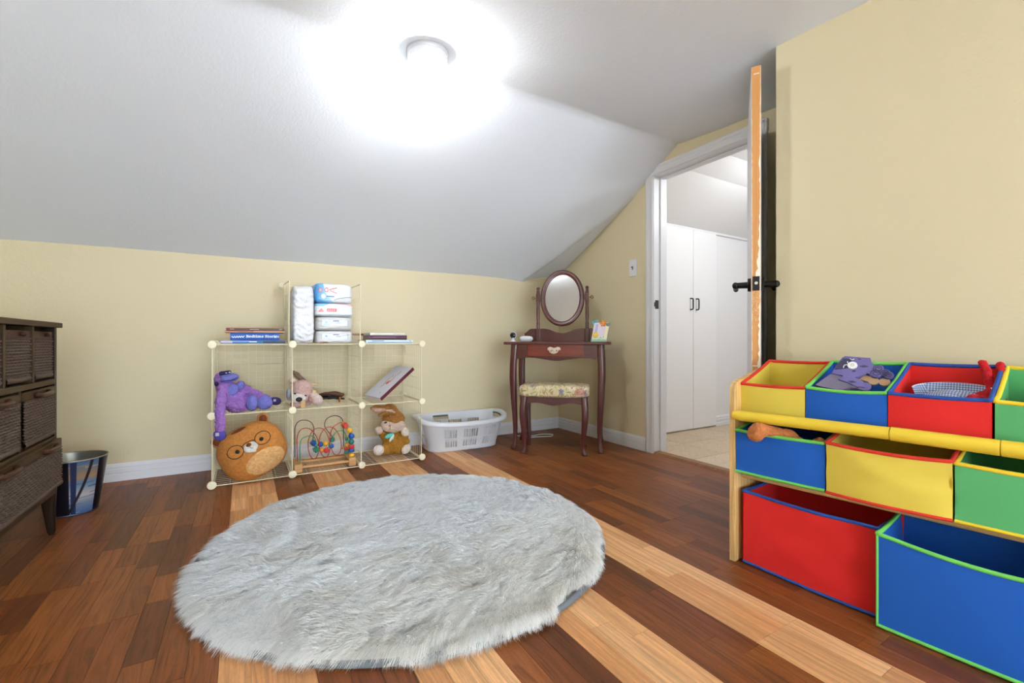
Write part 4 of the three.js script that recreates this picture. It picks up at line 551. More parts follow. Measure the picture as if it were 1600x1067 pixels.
{ // brown rabbit
  const o = thing('rabbit_plush', 'brown plush rabbit with pale muzzle and turquoise bow in the lower right cube', 'plush toy'), z0 = -2.98;
  const p = (X, Y, z = z0) => { const k = z / z0; return [(0.856 + (X - 430) * 0.00044) * k, 0.77 + (0.091 - (Y - 700) * 0.000438 - (X - 430) * 0.00003 - 0.77) * k, z]; };
  const fur = plush('#c0872f', 0.005), head = plush('#b57a38', 0.005), pale = plush('#e6cbb6', 0.002), wht = plush('#efe2d6', 0.002), pinkE = plush('#d8a892', 0.001);
  part('body', blob([sph(p(430, 690), [0.066, 0.07, 0.06]), [p(330, 590, -2.97), p(265, 545, -2.95), 0.034, 0.024], [p(540, 570, -2.97), p(600, 590, -2.95), 0.032, 0.024], [p(345, 770, -2.96), p(265, 790, -2.93), 0.036, 0.03], [p(530, 780, -2.96), p(600, 800, -2.93), 0.036, 0.026], [p(430, 560), p(430, 520), 0.045, 0.04], [p(590, 600, -2.96), p(640, 680, -2.95), 0.022, 0.02]], { k: 0.02, cell: 0.0055, fuzz: 0.0035, freq: 170 }), fur, o);
  part('head', blob([sph(p(420, 330, -2.975), [0.066, 0.062, 0.055], rotQ(0, 0, -0.4)), sph(p(390, 190, -2.985), [0.05, 0.04, 0.045], rotQ(0, 0, -0.5)), sph(p(500, 330, -2.98), [0.045, 0.045, 0.045])], { k: 0.02, cell: 0.0055, fuzz: 0.003, freq: 170 }), head, o);
  part('muzzle', blob([sph(p(350, 440, -2.925), [0.036, 0.033, 0.03]), sph(p(440, 465, -2.925), [0.036, 0.032, 0.032]), sph(p(535, 430, -2.94), [0.034, 0.034, 0.03]), sph(p(290, 410, -2.94), [0.018, 0.026, 0.02])], { k: 0.02, cell: 0.005, fuzz: 0.002, freq: 200 }), pale, o);
  part('mouth', tube([p(378, 430, -2.893), p(385, 465, -2.891), p(372, 490, -2.896)], 0.0015), plush('#7a4a3a', 0.001), o); part('nose', ell(...p(380, 425, -2.892), 0.008, 0.006, 0.005), plush('#c58b7c', 0.001), o);
  part('eye', ell(...p(318, 381, -2.915), 0.009, 0.0075, 0.007), M('dark eye', '#241108', 0.15), o);
  const e1 = part('ear', blob([[p(330, 165, -2.95), p(170, 160, -2.93), 0.02, 0.019], [p(170, 160, -2.93), p(110, 160, -2.93), 0.018, 0.009]], { cell: 0.005, fuzz: 0.002 }), head, o); part('inner_ear', blob([[p(290, 188, -2.925), p(170, 185, -2.912), 0.012, 0.013], [p(170, 185, -2.912), p(120, 168, -2.92), 0.012, 0.006]], { cell: 0.004 }), pinkE, e1);
  const e2 = part('ear', blob([[p(450, 240, -2.93), p(350, 215, -2.92), 0.014, 0.018], [p(350, 215, -2.92), p(225, 262, -2.92), 0.018, 0.009]], { cell: 0.005, fuzz: 0.002 }), head, o); part('inner_ear', blob([[p(450, 225, -2.915), p(400, 200, -2.905), 0.005, 0.006], [p(400, 200, -2.905), p(330, 196, -2.905), 0.006, 0.006]], { cell: 0.003 }), pale, e2);
  part('paw', blob([sph(p(218, 490, -2.94), [0.026, 0.026, 0.022])], { cell: 0.005, fuzz: 0.0015 }), pale, o); part('paw', blob([sph(p(615, 528, -2.93), [0.026, 0.031, 0.022], rotQ(0, 0, 0.4))], { cell: 0.005, fuzz: 0.0015 }), wht, o);
  part('foot', blob([sph(p(212, 787, -2.905), [0.035, 0.033, 0.022])], { cell: 0.005, fuzz: 0.0015 }), wht, o); part('foot', blob([sph(p(632, 792, -2.905), [0.036, 0.026, 0.02], rotQ(0, 0, 0.75))], { cell: 0.005, fuzz: 0.0015 }), wht, o);
  const teal = M('turquoise ribbon', '#58c0b0', 0.5), bow = part('bow', [ell(...p(360, 580, -2.895), 0.024, 0.013, 0.008, 0, 0, 0.35), ell(...p(420, 560, -2.9), 0.012, 0.009, 0.006, 0, 0, -0.3)], teal, o);
  part('ribbon_tail', [ell(...p(400, 625, -2.893), 0.008, 0.02, 0.004, 0, 0, -0.5), ell(...p(425, 600, -2.895), 0.007, 0.018, 0.004, 0, 0, -0.25)], M('pale ribbon', '#c9e3dc', 0.5), bow);
}
{ // bead maze
  const o = thing('bead_maze', 'wooden bead maze toy with curved wires and coloured beads in the lower middle cube', 'toy'), P = (X, Y, z = -2.87, b = 0) => [0.264 + (X - 130) * 0.000367, 0.263 - (Y - 290) * 0.000381 - (X - 130) * 0.00003 + b, z];
  const beech = M('beech wood', '#d3a066', 0.45, { map: tGrain }), y = SY[0] + 0.004, c = { r: '#c92a25', b: '#1d55ad', y: '#eab32a', g: '#1c7f6c', o: '#e58a2e', lr: '#d9453b' }, m = {}; for (const k in c) m[k] = M('lacquered bead', c[k], 0.3, { clearcoat: 0.5 });
  part('end_block', b2(0.248, 0.292, y, y + 0.05, -2.99, -2.83, 0.006), beech, o, { grain: 'z' }); part('end_block', b2(0.545, 0.588, y, y + 0.052, -2.99, -2.83, 0.006), beech, o, { grain: 'z' });
  part('base_dowel', rod([0.28, y + 0.028, -2.848], [0.56, y + 0.028, -2.848], 0.0095, 16), beech, o, { grain: 'x' }); part('base_dowel', rod([0.28, y + 0.03, -2.97], [0.56, y + 0.03, -2.97], 0.0095, 16), beech, o, { grain: 'x' });
  const w = { k: M('navy wire', '#22283f', 0.35), r: M('red wire', '#b32420', 0.35), g: M('green wire', '#2f9468', 0.35) }, loop = (n, pts, z, col) => part(n, tube(pts.map(([X, Y, dz]) => P(X, Y, z + (dz || 0))), 0.0024, false, 90), w[col], o);
  loop('bead_wire', [[128, 760], [128, 480], [130, 300], [180, 205], [275, 182], [365, 215], [408, 300], [405, 400], [395, 500]], -2.955, 'k');
  loop('bead_wire', [[395, 500], [420, 590], [520, 560], [600, 580], [680, 500], [685, 440], [620, 360], [570, 270], [595, 170], [680, 115], [760, 108], [830, 145], [862, 220], [866, 420], [866, 640]], -2.94, 'k');
  loop('bead_wire', [[148, 790], [145, 600], [145, 440], [185, 320], [265, 285], [350, 310], [430, 420], [470, 560], [450, 700], [400, 780], [340, 720], [310, 600], [312, 470], [370, 330], [460, 283], [540, 310], [600, 400], [640, 560], [620, 690], [570, 755], [510, 700], [475, 590], [480, 430], [540, 310], [630, 268], [720, 310], [790, 430], [812, 570], [790, 690], [740, 725], [690, 690], [640, 560], [640, 400], [690, 270], [790, 208], [850, 210], [905, 300], [945, 420], [958, 700]], -2.9, 'r');
  loop('bead_wire', [[182, 870], [178, 640], [180, 520], [210, 430], [310, 388], [390, 420], [430, 560], [450, 640]], -2.865, 'g');
  loop('bead_wire', [[450, 640], [560, 610], [640, 560], [685, 420], [740, 350], [815, 335], [870, 370], [900, 460], [905, 640]], -2.9, 'g');
  const ball = (X, Y, r, k, z) => part('bead', ell(...P(X, Y, z), r, r, r), m[k], o), cube = (X, Y, s, k, z, t = 0) => part('bead', tf(bx(s, s, s, 0, 0, 0, 0.003), ...P(X, Y, z), 0.2, t, t), m[k], o);
  cube(400, 540, 0.027, 'b', -2.94, 0.6); cube(415, 610, 0.027, 'g', -2.88, 0.4); ball(505, 562, 0.016, 'b', -2.94); ball(578, 545, 0.0165, 'y', -2.92); ball(510, 635, 0.015, 'o', -2.9); ball(575, 632, 0.0168, 'r', -2.885); ball(683, 490, 0.0155, 'g', -2.93); ball(660, 578, 0.016, 'b', -2.91);
  cube(868, 250, 0.028, 'lr', -2.9, 0.5); cube(842, 215, 0.014, 'o', -2.905, 0.2); ball(934, 322, 0.0175, 'y', -2.875); ball(958, 410, 0.0185, 'b', -2.87); ball(954, 500, 0.0175, 'g', -2.87); part('bead', lathe([[0, 0], [0.0175, 0], [0.0175, 0.02], [0, 0.02]], 24).translate(...P(957, 605, -2.87)), m.r, o); part('bead', lathe([[0, 0], [0.0175, 0], [0.0175, 0.022], [0, 0.022]], 24).translate(...P(958, 662, -2.87)), m.b, o); part('bead', ell(...P(960, 712, -2.87), 0.017, 0.013, 0.017), m.y, o);
  cube(900, 470, 0.018, 'g', -2.9); cube(898, 560, 0.018, 'y', -2.9); cube(890, 625, 0.02, 'r', -2.9); cube(895, 672, 0.022, 'g', -2.9); ball(848, 628, 0.008, 'o', -2.93);
}
// ------------------------------------------------------------------ laundry basket
{
  const o = thing('laundry_basket', 'white plastic slotted laundry basket between the wire shelf and the vanity', 'basket', [1.375, 0, -3.055], -0.03), A0 = 0.262, B0 = 0.13, A1 = 0.315, B1 = 0.178, H = 0.215, NU = 248, NV = 30, T = 0.0035;
  const arc = (() => { const n = 2000, c = [0]; let px = null, t = []; for (let i = 0; i <= n; i++) { const a = i / n * 2 * Math.PI, k = Math.pow(Math.abs(Math.cos(a)) ** 3.6 + Math.abs(Math.sin(a)) ** 3.6, -1 / 3.6), q = [Math.cos(a) * k * 0.29, Math.sin(a) * k * 0.155]; if (px) c.push(c[c.length - 1] + Math.hypot(q[0] - px[0], q[1] - px[1])); px = q; } const L = c[n]; return (u) => { u = ((u % 1) + 1) % 1; let lo = 0, hi = n; while (hi - lo > 1) { const m = (lo + hi) >> 1; if (c[m] / L <= u) lo = m; else hi = m; } return (lo + (u * L - c[lo]) / (c[hi] - c[lo] || 1)) / n * 2 * Math.PI; }; })();
  const at = (u, v, off) => { const a = arc(u), c = Math.cos(a), s = Math.sin(a), k = Math.pow(Math.abs(c) ** 3.6 + Math.abs(s) ** 3.6, -1 / 3.6), rA = lerp(A0, A1, v) + off, rB = lerp(B0, B1, v) + off, sag = -0.02 * Math.max(0, s) ** 2 * v; const y = 0.006 + v * H + 0.018 * v * Math.abs(c) ** 4 + sag; return [c * k * rA, y, s * k * rB]; };
  const GR = [[35, 7], [59, 8], [83, 7]].flatMap(([c, n]) => [[c, n], [248 - c, n]]).concat([[0, 7], [124, 7]]);
  const hole = (i, j) => { const v = (j + 0.5) / NV, row = (v > 0.12 && v < 0.4) || (v > 0.46 && v < 0.76); if (row) for (const [c, n] of GR) { const d = ((i - c + 372) % 248) - 124; if (Math.abs(d) <= n && (d + n) % 3 !== 2) return true; } const near = (c, n) => Math.abs(((i - c + 372) % 248) - 124) <= n; return v > 0.8 && v < 0.93 && (near(0, 9) || near(124, 9) || near(172, 9)); };
  const outer = [], inner = [], edge = [], quad = (p, a, b, c, d) => p.push(...a, ...b, ...c, ...a, ...c, ...d), P = (i, j, f) => at(i / NU, j / NV, f);
  for (let i = 0; i < NU; i++) for (let j = 0; j < NV; j++) {
    if (hole(i, j)) continue;
    quad(outer, P(i, j, 0), P(i, j + 1, 0), P(i + 1, j + 1, 0), P(i + 1, j, 0)); quad(inner, P(i, j, -T), P(i + 1, j, -T), P(i + 1, j + 1, -T), P(i, j + 1, -T));
    if (hole((i + 1) % NU, j)) quad(edge, P(i + 1, j, 0), P(i + 1, j + 1, 0), P(i + 1, j + 1, -T), P(i + 1, j, -T)); if (hole((i + NU - 1) % NU, j)) quad(edge, P(i, j, 0), P(i, j, -T), P(i, j + 1, -T), P(i, j + 1, 0));
    if (j + 1 < NV && hole(i, j + 1)) quad(edge, P(i, j + 1, 0), P(i, j + 1, -T), P(i + 1, j + 1, -T), P(i + 1, j + 1, 0)); if (j && hole(i, j - 1)) quad(edge, P(i, j, 0), P(i + 1, j, 0), P(i + 1, j, -T), P(i, j, -T));
  }
  const sheet = (p) => { let g = new THREE.BufferGeometry(); g.setAttribute('position', new THREE.Float32BufferAttribute(p, 3)); g = mergeVertices(g, 1e-5); g.computeVertexNormals(); return g; }, eg = new THREE.BufferGeometry(); eg.setAttribute('position', new THREE.Float32BufferAttribute(edge, 3)); eg.computeVertexNormals();
  const white = M('white basket plastic', '#d9dbe1', 0.35); part('slotted_wall', [sheet(outer), sheet(inner), eg], white, o);
  const floorP = Array.from({ length: 60 }, (_, i) => { const q = at(i / 60, 0, -0.001); return [q[0], q[2]]; }); part('basket_floor', extr(shape(floorP), 0.004, 0).rotateX(Math.PI / 2).translate(0, 0.008, 0), white, o);
  part('foot_ring', sweep((u) => ({ p: at(u, 0.03, -0.002), out: (() => { const q = at(u, 0, 0), l = Math.hypot(q[0], q[2]); return [q[0] / l, 0, q[2] / l]; })(), up: [0, 1, 0] }), [[-0.006, -0.012], [0.001, -0.012], [0.005, -0.002], [0.004, 0.012], [-0.001, 0.016], [-0.006, 0.01]], 120), white, o);
  part('rim', sweep((u) => { const q = at(u, 1, 0), l = Math.hypot(q[0] / A1 ** 2, q[2] / B1 ** 2); return { p: q, out: [q[0] / A1 ** 2 / l, 0, q[2] / B1 ** 2 / l], up: [0, 1, 0] }; }, [[-0.004, -0.003], [0.0, 0.006], [0.01, 0.01], [0.024, 0.008], [0.031, 0.0], [0.032, -0.018], [0.029, -0.02], [0.026, -0.003], [0.012, 0.002], [0.002, -0.004]], 160), white, o);
  for (const a of [0, 124, 172]) part('dark_handle_bar', tube(Array.from({ length: 9 }, (_, i) => at((a + (i - 4) * 9 / 4) / NU, 0.925, -0.004)), 0.0065), M('grey bar', '#5c5c58', 0.6), o, { label: 'dark grey bar' });  // dark grey bar along the top of each handle hole
}
// ------------------------------------------------------------------ white cord on the floor
{
  const o = thing('white_cord', 'thin white electrical cord looped on the floor under the vanity', 'cord');
  part('cord', tube([[1.86, 0.0035, -2.86], [1.93, 0.0035, -2.98], [2.0, 0.0035, -3.02], [2.09, 0.0035, -2.99], [2.14, 0.005, -2.97], [2.19, 0.0035, -3.03], [2.12, 0.0035, -3.08], [2.03, 0.006, -3.06], [1.96, 0.0035, -3.08], [1.9, 0.0035, -3.16]], 0.0035, false, 80), M('white cord', '#eeeeec', 0.4), o);
}
// ------------------------------------------------------------------ vanity table, stool and what stands on them
const cabriole = (x, z, top, sx, sz, w0, bow = 0.011) => {      // a leg that swells at the knee, thins at the ankle and ends in a pad
  const secs = [[0.0, 0.6, 0.016, 0.4], [0.012, 0.72, 0.019, 0.4], [0.028, 0.55, 0.0165, 0.1], [0.05, 0.0, 0.0135, -0.3], [0.1, -0.4, 0.0135, -0.5], [0.2, -0.55, 0.0155, -0.3], [0.34, -0.1, 0.018, 0], [0.52, 0.6, 0.021, 0], [0.68, 1.0, 0.0235, 0], [0.8, 0.9, 0.0235, 0], [0.9, 0.45, 0.0235, 0], [1, 0, 0.0235, 0]];
  const k = w0 / 0.0235, pts = secs.map(([t, o, w]) => ({ y: top * t + (t < 0.06 ? t * 0.1 : 0), o: o * bow, w: w * k }));
  return loft(pts.map(({ y, o, w }) => rsq(x + sx * o, y, z + sz * o, w, w, 5, 20)));
};
const wavy = (x0, x1, yTop, f, d, z) => { const n = 40, p = [[x0, yTop]]; for (let i = 0; i <= n; i++) { const x = lerp(x0, x1, i / n); p.push([x, f(x)]); } p.push([x1, yTop]); return extr(shape(p), d, 0.0008).translate(0, 0, z); };
const VAN = new THREE.Matrix4().makeRotationY(Math.atan2(-0.688, 0.725)).setPosition(1.997, 0, -2.677), van = (x, y, z) => V3(x, y, z).applyMatrix4(VAN), vTurn = Math.atan2(-0.688, 0.725);
{
  const o = thing('vanity_table', 'dark cherry wood vanity table with oval swivel mirror set across the corner', 'vanity table', [1.997, 0, -2.677], vTurn), TY = 0.768, X = 0.302, Z = 0.147;
  for (const sx of [-1, 1]) for (const sz of [-1, 1]) part('leg', cabriole(sx * X, sz * Z, TY - 0.02, sx, sz, 0.0235, 0.009), cherry, o, { grain: 'y' });
  const topS = shape([[-0.372, 0.175], [-0.366, 0.19], [-0.352, 0.196], [0.352, 0.196], [0.366, 0.19], [0.372, 0.175], [0.372, -0.17], [0.366, -0.18], [-0.366, -0.18], [-0.372, -0.17]]);
  part('table_top', extr(topS, 0.01, 0.005, 4).rotateX(Math.PI / 2).translate(0, TY - 0.005, 0), cherry, o, { grain: 'x' });
  const ap = (x) => 0.645 + 0.012 * Math.cos(x / 0.28 * Math.PI * 2) * -1 - 0.002 * Math.cos(x * 40);
  part('apron', wavy(-X + 0.02, X - 0.02, TY - 0.02, (x) => 0.652 - 0.017 * Math.exp(-((x / 0.09) ** 2)) + 0.004 * Math.exp(-(((Math.abs(x) - 0.19) / 0.06) ** 2)) - 0.006 * sstep(0.24, 0.28, Math.abs(x)), 0.014, Z + 0.004), cherry, o, { grain: 'x' });
  part('back_rail', b2(-X + 0.02, X - 0.02, 0.655, TY - 0.02, -Z - 0.014, -Z), cherry, o);
  for (const s of [-1, 1]) part('side_rail', extr(shape([[-Z + 0.02, TY - 0.02], [-Z + 0.02, 0.655], [-0.06, 0.662], [0, 0.65], [0.06, 0.662], [Z - 0.02, 0.655], [Z - 0.02, TY - 0.02]]), 0.014, 0.0008).rotateY(Math.PI / 2).translate(s * X - 0.007, 0, 0), cherry, o);
  const dr = part('drawer', b2(-0.205, 0.19, 0.664, 0.753, Z + 0.012, Z + 0.03, 0.004), cherryRed, o, { grain: 'x' });
  const s2 = new THREE.Shape(); s2.moveTo(0, 0.014); s2.bezierCurveTo(0.006, 0.02, 0.012, 0.016, 0.016, 0.02); s2.bezierCurveTo(0.024, 0.026, 0.036, 0.024, 0.043, 0.016); s2.bezierCurveTo(0.048, 0.01, 0.046, 0.002, 0.04, 0.001); s2.bezierCurveTo(0.036, 0.004, 0.036, 0.01, 0.03, 0.008); s2.bezierCurveTo(0.026, -0.002, 0.022, -0.014, 0.012, -0.018); s2.bezierCurveTo(0.006, -0.022, 0.003, -0.02, 0, -0.025);
  s2.bezierCurveTo(-0.003, -0.02, -0.006, -0.022, -0.012, -0.018); s2.bezierCurveTo(-0.022, -0.014, -0.026, -0.002, -0.03, 0.008); s2.bezierCurveTo(-0.036, 0.01, -0.036, 0.004, -0.04, 0.001); s2.bezierCurveTo(-0.046, 0.002, -0.048, 0.01, -0.043, 0.016); s2.bezierCurveTo(-0.036, 0.024, -0.024, 0.026, -0.016, 0.02); s2.bezierCurveTo(-0.012, 0.016, -0.006, 0.02, 0, 0.014);
  for (const s of [-1, 1]) { const h = new THREE.Path(); h.absellipse(s * 0.0165, -0.002, 0.0045, 0.0075, 0, Math.PI * 2, false, s * 0.5); s2.holes.push(h); }
  part('drawer_pull', [extr(s2, 0.0025, 0.001, 2, 8).translate(-0.013, 0.708, Z + 0.03), tube([[-0.042, 0.714, Z + 0.033], [-0.044, 0.705, Z + 0.05], [-0.032, 0.692, Z + 0.054], [-0.013, 0.687, Z + 0.056], [0.006, 0.692, Z + 0.054], [0.018, 0.705, Z + 0.05], [0.016, 0.714, Z + 0.033]], 0.0028), ell(-0.013, 0.71, Z + 0.034, 0.008, 0.007, 0.004), ell(-0.044, 0.716, Z + 0.034, 0.006, 0.006, 0.005), ell(0.018, 0.716, Z + 0.034, 0.006, 0.006, 0.005)], M('silvery brass', '#d9ccc0', 0.3, { metalness: 0.5 }), dr, { label: 'ornate silver drawer pull' });
  const spl = new THREE.Shape(); spl.moveTo(-0.28, TY); spl.lineTo(-0.28, TY + 0.066); spl.bezierCurveTo(-0.26, TY + 0.07, -0.25, TY + 0.098, -0.225, TY + 0.1); spl.lineTo(-0.14, TY + 0.1); spl.bezierCurveTo(-0.07, TY + 0.1, -0.06, TY + 0.066, 0.01, TY + 0.066); spl.bezierCurveTo(0.07, TY + 0.066, 0.09, TY + 0.1, 0.15, TY + 0.1); spl.lineTo(0.235, TY + 0.1); spl.bezierCurveTo(0.26, TY + 0.098, 0.27, TY + 0.07, 0.29, TY + 0.066); spl.lineTo(0.29, TY);
  part('backsplash', extr(spl, 0.014, 0.001).translate(0, 0, -0.135), cherry, o, { grain: 'x' });
  for (const x of [-0.173, 0.198]) {
    const prof = [[0, 0.1], [0.0125, 0.1], [0.0105, 0.105], [0.0135, 0.112], [0.0105, 0.119], [0.0135, 0.126], [0.0105, 0.133], [0.0135, 0.14], [0.01, 0.15], [0.0125, 0.19], [0.0125, 0.25], [0.0105, 0.28], [0.0135, 0.286], [0.0105, 0.293], [0.0135, 0.3], [0.011, 0.307]], up = [[0.012, 0.365], [0.0145, 0.372], [0.0105, 0.379], [0.013, 0.386], [0.008, 0.394], [0.0125, 0.402], [0.0135, 0.408], [0.0105, 0.417], [0, 0.42]];
    const p = part('mirror_post', [bx(0.03, 0.1, 0.03, x, TY + 0.05, -0.106, 0.003), lathe(prof, 20).translate(x, TY, -0.106), bx(0.028, 0.06, 0.028, x, TY + 0.336, -0.106, 0.003), lathe(up, 20).translate(x, TY, -0.106)], cherry, o, { grain: 'y' });
    const s = x < 0 ? -1 : 1, br = M('aged brass', '#8a6a35', 0.35, { metalness: 0.85 }); part('swivel_knob', [cyl(0.003, 0.003, 0.02, x + s * 0.022, TY + 0.335, -0.106, 0, 0, Math.PI / 2), tf(new THREE.TorusGeometry(0.0105, 0.0025, 8, 20), x + s * 0.037, TY + 0.335, -0.106, 0, 0.5)], br, p);
  }
  // oval mirror, tipped a little back
  const MX = 0.0125, MY = 1.1, A = 0.166, B = 0.217, fw = 0.036, mp = new THREE.Group(); mp.name = 'mirror'; mp.position.set(MX, MY, -0.106); mp.rotation.x = -0.13; o.add(mp);
  part('mirror_frame', sweep((u) => { const a = u * 2 * Math.PI, c = Math.cos(a), s = Math.sin(a), n = Math.hypot(c / A, s / B); return { p: [c * A, s * B, 0], out: [c / A / n, s / B / n, 0], up: [0, 0, 1] }; }, [[0, -0.01], [0, 0.004], [-0.004, 0.009], [-0.012, 0.0115], [-0.024, 0.009], [-fw + 0.004, 0.007], [-fw, 0.003], [-fw, -0.01]], 96), cherry, mp);
  const el = new THREE.Shape(); el.absellipse(0, 0, A - fw + 0.002, B - fw + 0.002, 0, Math.PI * 2);
  part('mirror_glass', extr(el, 0.004, 0, 1, 48).translate(0, 0, -0.006), M('mirror glass', '#e9ecec', 0.03, { metalness: 1 }), mp);
  const bk = new THREE.Shape(); bk.absellipse(0, 0, A - 0.004, B - 0.004, 0, Math.PI * 2); part('mirror_back', extr(bk, 0.003, 0, 1, 48).translate(0, 0, -0.0105), M('mirror backing', '#3a2620', 0.8), mp);
}
{
  const o = thing('vanity_stool', 'cherry wood stool with a padded floral tapestry seat in front of the vanity', 'stool', [1.904, 0, -2.6], Math.atan2(-0.649, 0.761)), X = 0.205, Z = 0.122, H = 0.392;
  for (const sx of [-1, 1]) for (const sz of [-1, 1]) part('leg', cabriole(sx * X, sz * Z, H, sx, sz, 0.022, 0.008), cherry, o, { grain: 'y' });
  part('apron', wavy(-X + 0.015, X - 0.015, H, (x) => 0.352 - 0.018 * Math.exp(-((x / 0.07) ** 2)) - 0.008 * sstep(0.12, 0.19, Math.abs(x)), 0.014, Z), cherry, o, { grain: 'x' }); part('apron', wavy(-X + 0.015, X - 0.015, H, (x) => 0.352, 0.014, -Z - 0.014), cherry, o, { grain: 'x' });
  for (const s of [-1, 1]) part('side_apron', b2(s * X - 0.007, s * X + 0.007, 0.345, H, -Z + 0.015, Z - 0.015), cherry, o);
  const tap = canvas(1024, 768, (c, w, h) => {
    c.fillStyle = '#d9c9a0'; c.fillRect(0, 0, w, h); const q = rng(77), cols = ['#8d8a45', '#a08f4c', '#6f7238', '#b98b4a', '#e9dfc6', '#c39a86', '#b7826c', '#7c7a96', '#e3d3b4', '#94704a'];
    for (let i = 0; i < 420; i++) { c.save(); c.translate(q() * w, q() * h); c.rotate(q() * 6.3); c.globalAlpha = 0.55; c.fillStyle = cols[Math.floor(q() * 5)]; c.beginPath(); c.moveTo(-40, 0); c.quadraticCurveTo(0, -16 - 14 * q(), 42, 0); c.quadraticCurveTo(0, 10, -40, 0); c.fill(); c.restore(); }
    for (let i = 0; i < 46; i++) { const x = q() * w, y = q() * h, r = 24 + q() * 22, k = ['#cda493', '#e8ddc8', '#8c87a4', '#c98e78', '#e9d9bc'][i % 5]; c.globalAlpha = 0.92; for (let p = 0; p < 6; p++) { const a = p * 1.05 + q(); c.fillStyle = k; c.beginPath(); c.ellipse(x + Math.cos(a) * r * 0.6, y + Math.sin(a) * r * 0.6, r * 0.55, r * 0.42, a, 0, 7); c.fill(); } c.fillStyle = '#a5603f'; c.globalAlpha = 0.6; c.beginPath(); c.arc(x, y, r * 0.3, 0, 7); c.fill(); }
  });
  tap.wrapS = tap.wrapT = THREE.RepeatWrapping; tap.repeat.set(1 / 0.5, 1 / 0.375);
  part('seat_cushion', superBox(0.485, 0.085, 0.325, 6, 24, (x, y, z) => (y > 0 ? 0.05 * (1 - x * x) * (1 - z * z) : 0)).translate(0, H + 0.036, 0), M('tapestry', '#ffffff', 0.85, { map: tap, bumpMap: tCloth, bumpScale: 0.0005 }), o);
}
{ // small things on the vanity
  const TY = 0.7685;
  const put = (name, label, cat, x, z, turn = 0) => thing(name, label, cat, van(x, TY, z).toArray(), vTurn + turn);
  const w = M('white gloss plastic', '#e8eaee', 0.25);
  let o = put('baby_camera', 'small white round baby monitor camera with a black face on the vanity', 'camera', -0.322, 0.11, 0.05);
  part('camera_base', lathe([[0, 0], [0.026, 0], [0.026, 0.004], [0.014, 0.01], [0.009, 0.02], [0, 0.022]], 28), w, o); const hd = part('camera_head', ell(0, 0.046, 0, 0.027, 0.028, 0.024), w, o);
  part('lens_face', [cyl(0.0205, 0.022, 0.008, 0.002, 0.047, 0.0195, Math.PI / 2), ell(0.002, 0.047, 0.0225, 0.019, 0.019, 0.004)], M('black lens face', '#141420', 0.15), hd); part('front_clip', bx(0.008, 0.014, 0.004, 0.004, 0.028, 0.022, 0.002), w, o);
  o = put('sound_device', 'low white oval plastic device beside the baby camera on the vanity', 'speaker', -0.23, 0.08);
  part('shell', [lathe([[0, 0], [0.03, 0.0], [0.045, 0.008], [0.051, 0.02], [0.046, 0.034], [0.03, 0.041], [0, 0.043]], 40).scale(1, 1, 0.75)], w, o); part('seam', tf(new THREE.TorusGeometry(0.0505, 0.0012, 6, 48), 0, 0.019, 0, Math.PI / 2, 0, 0, [1, 1, 1]).scale(1, 1, 0.75), M('grey seam', '#b9bec5', 0.4), o); part('button', cyl(0.006, 0.006, 0.003, 0.034, 0.03, 0.022, 1.0, 0.5), M('grey button', '#c7ccd2', 0.4), o);
  o = put('photo_frame', 'pastel child photo frame with orange flower and yellow bloom leaning on the vanity', 'photo frame', 0.29, 0.06, -0.15);
  const pic = canvas(256, 320, (c, W, H) => {
    const g = c.createLinearGradient(0, 0, 0, H); g.addColorStop(0, '#d9d6e8'); g.addColorStop(0.5, '#e6d8dc'); g.addColorStop(0.8, '#dfe6d4'); g.addColorStop(1, '#8ec29a'); c.fillStyle = g; c.fillRect(0, 0, W, H);
    c.fillStyle = '#eee9b8'; c.fillRect(206, 40, 50, 240); c.fillStyle = '#b7b4dd'; c.fillRect(26, 20, 34, 190); c.fillStyle = '#7b74a6'; c.fillRect(60, 20, 5, 190); c.fillStyle = '#e9dbe6'; c.fillRect(76, 40, 122, 170);
    c.fillStyle = '#7fb08a'; for (let i = 0; i < 16; i++) c.fillRect(i * 17, 282 + (i % 3) * 8, 8, 40); c.fillStyle = '#6b7f86'; c.fillRect(140, 248, 22, 10); c.fillRect(190, 236, 18, 10); c.fillRect(120, 280, 26, 8);
  });
  const fr = new THREE.Group(); fr.name = 'frame'; fr.rotation.x = -0.24; o.add(fr);
  const front = grid(1, 1, (u, v) => [lerp(-0.052, 0.052, u) + lerp(0, 0.018, v), lerp(0, 0.135, v), 0.0082]); part('picture', front, M('frame print', '#ffffff', 0.4, { map: pic }), fr, { uv: true });
  part('frame_board', extr(shape([[-0.053, -0.001], [0.053, -0.001], [0.071, 0.136], [-0.035, 0.136]]), 0.006, 0.001).translate(0, 0.001, 0.001), M('frame board', '#e6e3ee', 0.5), fr);
  const petals = (x, y, r, n, col, cc, z = 0.012) => { const s = []; for (let i = 0; i < n; i++) { const a = i / n * 6.283; s.push(ell(x + Math.cos(a) * r * 0.62, y + Math.sin(a) * r * 0.62, z, r * 0.45, r * 0.3, 0.004, 0, 0, a, 12)); } const f = part('flower', s, M('flower paint', col, 0.5), fr); part('flower_centre', ell(x, y, z + 0.003, r * 0.28, r * 0.28, 0.004), M('flower heart', cc, 0.5), f); };
  petals(0.028, 0.132, 0.025, 6, '#e28a3c', '#f3c46a'); petals(-0.022, 0.046, 0.021, 8, '#efc74c', '#f2dd80');
  part('bird', [ell(-0.028, 0.148, 0.01, 0.022, 0.011, 0.005, 0, 0, 0.1), ell(-0.046, 0.136, 0.01, 0.01, 0.016, 0.004, 0, 0, 0.3)], M('teal paint', '#6f9a98', 0.5), fr); part('ladybird', [ell(0.062, 0.122, 0.01, 0.014, 0.012, 0.005), ell(0.074, 0.13, 0.01, 0.008, 0.012, 0.004, 0, 0, -0.4)], M('grey green paint', '#77857a', 0.5), fr);
